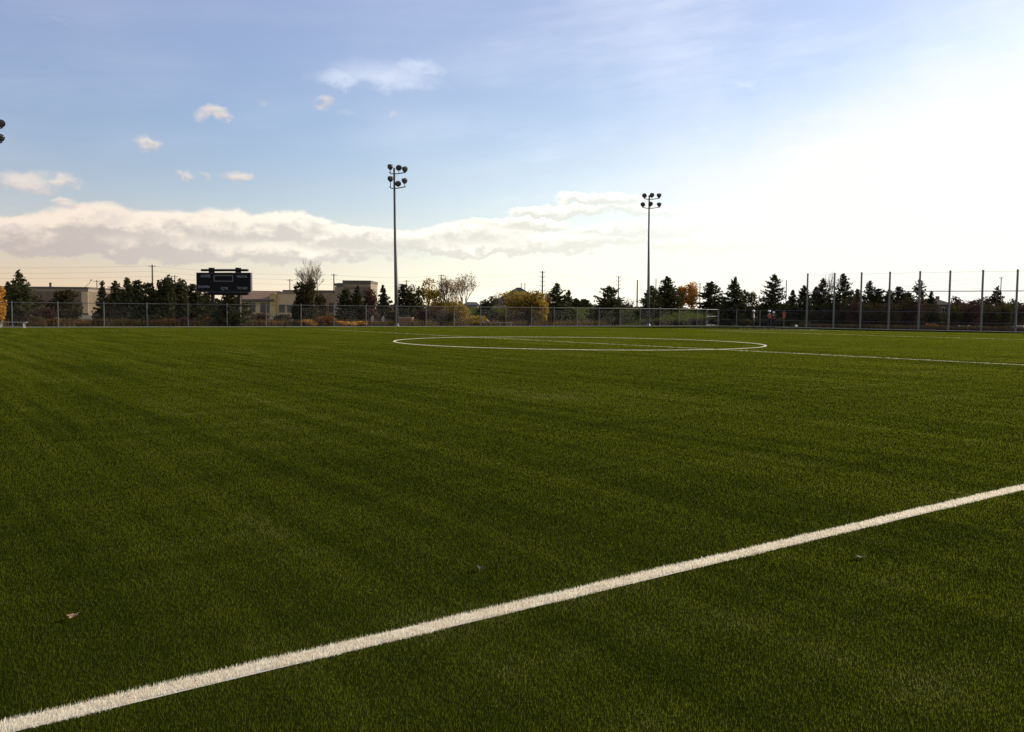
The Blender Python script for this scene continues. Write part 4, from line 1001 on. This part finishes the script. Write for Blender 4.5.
# ------------------------------------------------------------------ people
def skin_mesh(verts, edges, radii, sub=2):
    me = bpy.data.meshes.new('tmp'); me.from_pydata(verts, edges, []); o = bpy.data.objects.new('tmp', me); COL.objects.link(o)
    md = o.modifiers.new('s', 'SKIN'); md.use_smooth_shade = True
    for i, r in enumerate(radii):
        sv = me.skin_vertices[0].data[i]; sv.radius = r if hasattr(r, '__len__') else (r, r); sv.use_root = (i == 0)
    o.modifiers.new('u', 'SUBSURF').levels = sub; o.modifiers['u'].render_levels = sub
    bpy.context.view_layer.update()
    out = bpy.data.meshes.new_from_object(o.evaluated_get(bpy.context.evaluated_depsgraph_get()))
    bpy.data.objects.remove(o); bpy.data.meshes.remove(me); return out
def person(px, Z, label, rz, top_m, vest_m, arms, scale, stance=.09):
    x, y, _ = spot(px, Z); root = thing('person', label, 'person', (x, y, .005), rz, 'people at the far corner'); root.scale = (scale,)*3
    # joints (facing -y)
    J = {'pel': (0, 0, .95), 'waist': (0, .0, 1.08), 'chest': (0, .01, 1.30), 'neck': (0, .0, 1.49), 'head0': (0, -.01, 1.58), 'head1': (0, -.015, 1.66), 'head2': (0, -.005, 1.74), 'nose': (0, -.115, 1.635)}
    rr = {'pel': (.15, .11), 'waist': (.135, .10), 'chest': (.165, .115), 'neck': .055, 'head0': (.068, .08), 'head1': (.078, .095), 'head2': (.06, .075), 'nose': .013}
    E = [('pel', 'waist'), ('waist', 'chest'), ('chest', 'neck'), ('neck', 'head0'), ('head0', 'head1'), ('head1', 'head2'), ('head1', 'nose')]
    for s, sd in ((-1, 'l'), (1, 'r')):
        el_, ha = arms[0 if s < 0 else 1]
        J.update({sd+'hip': (s*.09, 0, .88), sd+'knee': (s*(.09+stance*.5), -.02, .49), sd+'ank': (s*(.09+stance), .02, .09), sd+'toe': (s*(.10+stance), -.16, .04),
                  sd+'sho': (s*.19, .01, 1.42), sd+'elb': (s*el_[0], el_[1], el_[2]), sd+'wri': (s*ha[0], ha[1], ha[2]),
                  sd+'ear': (s*.088, .0, 1.645)})
        d = np.array(ha)-np.array(el_); d = d/np.linalg.norm(d); hx = np.array(ha)
        J[sd+'palm'] = tuple((hx+d*.08)*np.array([s, 1, 1])); 
        rr.update({sd+'hip': .098, sd+'knee': .062, sd+'ank': .042, sd+'toe': .036, sd+'sho': .062, sd+'elb': .043, sd+'wri': .029, sd+'palm': (.04, .022), sd+'ear': .02})
        E += [('pel', sd+'hip'), (sd+'hip', sd+'knee'), (sd+'knee', sd+'ank'), (sd+'ank', sd+'toe'), ('chest', sd+'sho'), (sd+'sho', sd+'elb'), (sd+'elb', sd+'wri'), (sd+'wri', sd+'palm'), ('head1', sd+'ear')]
        for f_ in range(5):
            off = np.array([(-.032+.016*f_)*(1 if f_ < 4 else 0) + (.05 if f_ == 4 else 0), -.01*(f_ == 4), 0])
            ln = (.075, .088, .085, .065, .03)[f_]
            J[sd+'f%d' % f_] = tuple((hx+d*(.08+ln if f_ < 4 else .07)+off+np.array([0, -.012, 0]))*np.array([s, 1, 1])); rr[sd+'f%d' % f_] = .008
            E.append(((sd+'palm') if f_ < 4 else (sd+'wri'), sd+'f%d' % f_))
    def make(keys, grow, name, m, parent=root, clip=None):
        ks = [k for k in J if k in keys]; idx = {k: i for i, k in enumerate(ks)}
        ed = [(idx[a], idx[b]) for a, b in E if a in idx and b in idx]
        rad_ = [tuple(np.array(rr[k] if hasattr(rr[k], '__len__') else (rr[k],)*2)+grow) for k in ks]
        return link(name, skin_mesh([J[k] for k in ks], ed, rad_), m, parent, True)
    make(list(J), 0, 'body', MT['skin'])
    make(['pel', 'waist', 'lhip', 'rhip', 'lknee', 'rknee', 'lank', 'rank'], .022, 'trousers', MT['cloth'])
    make(['pel', 'waist', 'chest', 'lsho', 'rsho', 'lelb', 'relb', 'lwri', 'rwri'], .026, 'jacket', MT[top_m])
    if vest_m: make(['pel', 'waist', 'chest', 'lsho', 'rsho'], .042, 'vest', MT[vest_m])
    for sd in 'lr': make([sd+'ank', sd+'toe'], .02, 'boot', MT['rubber'])
    mb = MB(); mb.lathe([(.165, 1.705), (.168, 1.715), (.128, 1.725), (.126, 1.77), (.105, 1.82), (.06, 1.85), (.01, 1.86)], 18, (0, -.01, 0)); mb.obj('hard_hat', MT['helmet'], root, True)
    mb = MB(); mb.lathe([(.07, 1.58), (.098, 1.62), (.102, 1.70)], 14, (0, .022, 0)); mb.obj('hair', MT['leafd'], root, True)
    mb = MB()
    for s in (-1, 1): mb.lathe([(.004, -.004), (.011, 0), (.004, .004)], 8, (s*.032, -.103, 1.665), (0, 1, 0))
    mb.box(-.024, .024, -.104, -.098, 1.585, 1.592); mb.obj('eyes_and_mouth', MT['rubber'], root)
down = ((.25, .02, 1.14), (.26, -.06, .90)); fwd = ((.25, -.02, 1.16), (.17, -.24, 1.10)); fold = ((.26, -.05, 1.17), (.03, -.22, 1.20)); hip = ((.36, .06, 1.18), (.20, -.02, 1.00))
zp = 100.
person(753, zp, 'leftmost of three people, white hard hat, dark clothes and pale lime vest', -YAW+1.2, 'jacket', 'yellowvest', (down, fwd), 1.11, .03)
person(768.9, zp, 'person in white hard hat and orange vest, back to the camera', -YAW+2.9, 'jacket', 'hivis', (hip, down), 1.11)
person(773.4, zp+.9, 'person in red vest over dark sleeves with folded arms, closest to the hanging orange vest', -YAW-1.0, 'jacket', 'redvest', (fold, fold), 1.03, .05)
# orange vest hung on the fence
Zv = zf(783.5)-.25; x, y, _ = spot(783.5, Zv)
bm = bmesh.new(); bmesh.ops.create_grid(bm, x_segments=8, y_segments=10, size=.5)
for v in bm.verts:
    a, b = v.co.x, v.co.y; wv = .30 if b < .25 else .30-.10*(b-.25)/.25
    v.co = Vector((a*1.15*wv, .03*math.sin(a*9)+.02*math.sin(b*7+a*3), .75+(b+.5)*.8))
me = bpy.data.meshes.new('safety_vest'); bm.to_mesh(me); bm.free(); o = link('safety_vest', me, MT['hivis'], None, True)
sd_ = o.modifiers.new('thick', 'SOLIDIFY'); sd_.thickness = .03; o.location = (x, y, .35); o.rotation_euler = (0, 0, -YAW)
tag(o, 'orange safety vest hanging on the fence right of the people', 'safety vest')
# ball
x, y, _ = spot(796, zf(796)-1.6); bm = bmesh.new(); bmesh.ops.create_icosphere(bm, subdivisions=3, radius=.17)
for v in bm.verts:      # panel seams
    k = max(abs(v.co.normalized().dot(Vector(d).normalized())) for d in ((0,1,1.618),(0,-1,1.618),(1,1.618,0),(-1,1.618,0),(1.618,0,1),(1.618,0,-1)))
    v.co *= 1 - .02*(k < .86)
me = bpy.data.meshes.new('ball'); bm.to_mesh(me); bm.free(); o = link('ball', me, MT['white'], None, True); o.location = (x, y, .18)
tag(o, 'small white ball on the turf left of the first tall net post', 'ball')
# fallen leaves
def leaf(px, py, size, m, label, seed, curl=1.0, rz=0.):
    d = ray(px, py); t = (0.012-CAMH)/d[2]; p = CAM+t*d
    rg = random.Random(seed); bm = bmesh.new(); n = 28; ring = []
    c = bm.verts.new((0, 0, .012*size/.05))
    for layer, f in enumerate((.5, 1.0)):
        row = []
        for k in range(n):
            a = 2*math.pi*k/n; lob = .62+.38*abs(math.cos(2.5*a))**.8; rr = size*f*lob*(1+.12*rg.uniform(-1, 1))
            z = .006+curl*size*(.62*f*f*(.5+.5*math.sin(a*2+seed))+.12*rg.uniform(0, 1)*f)
            row.append(bm.verts.new((rr*math.cos(a)*1.25, rr*math.sin(a)*.8, z)))
        ring.append(row)
    for k in range(n):
        k2 = (k+1) % n; bm.faces.new((c, ring[0][k], ring[0][k2])); bm.faces.new((ring[0][k], ring[1][k], ring[1][k2], ring[0][k2]))
    me = bpy.data.meshes.new('fallen_leaf'); bm.to_mesh(me); bm.free()
    o = link('fallen_leaf', me, MT[m]); sd = o.modifiers.new('thick', 'SOLIDIFY'); sd.thickness = .0012
    o.location = (p[0], p[1], .012); o.rotation_euler = (.15, -.1, rz)
    mb = MB(); mb.tube([(size*.2, 0, .012), (-size*.6, size*.1, .014), (-size*1.2, size*.25, .02)], [.0022, .0018, .0014], 5); mb.obj('stalk', MT[m], o)
    tag(o, label, 'leaf', 'fallen leaves on the turf'); return o
leaf(73, 617, .022, 'leaf', 'pale curled dead leaf on the turf at lower left', 3, .6, .4)
leaf(479.5, 569, .026, 'leafd', 'tiny dark dead leaf on the turf above the white touchline', 5, .7, 1.2)
leaf(860, 558, .028, 'leafp', 'tiny pale dead leaf on the turf below the white touchline at right', 8, .6, 2.1)
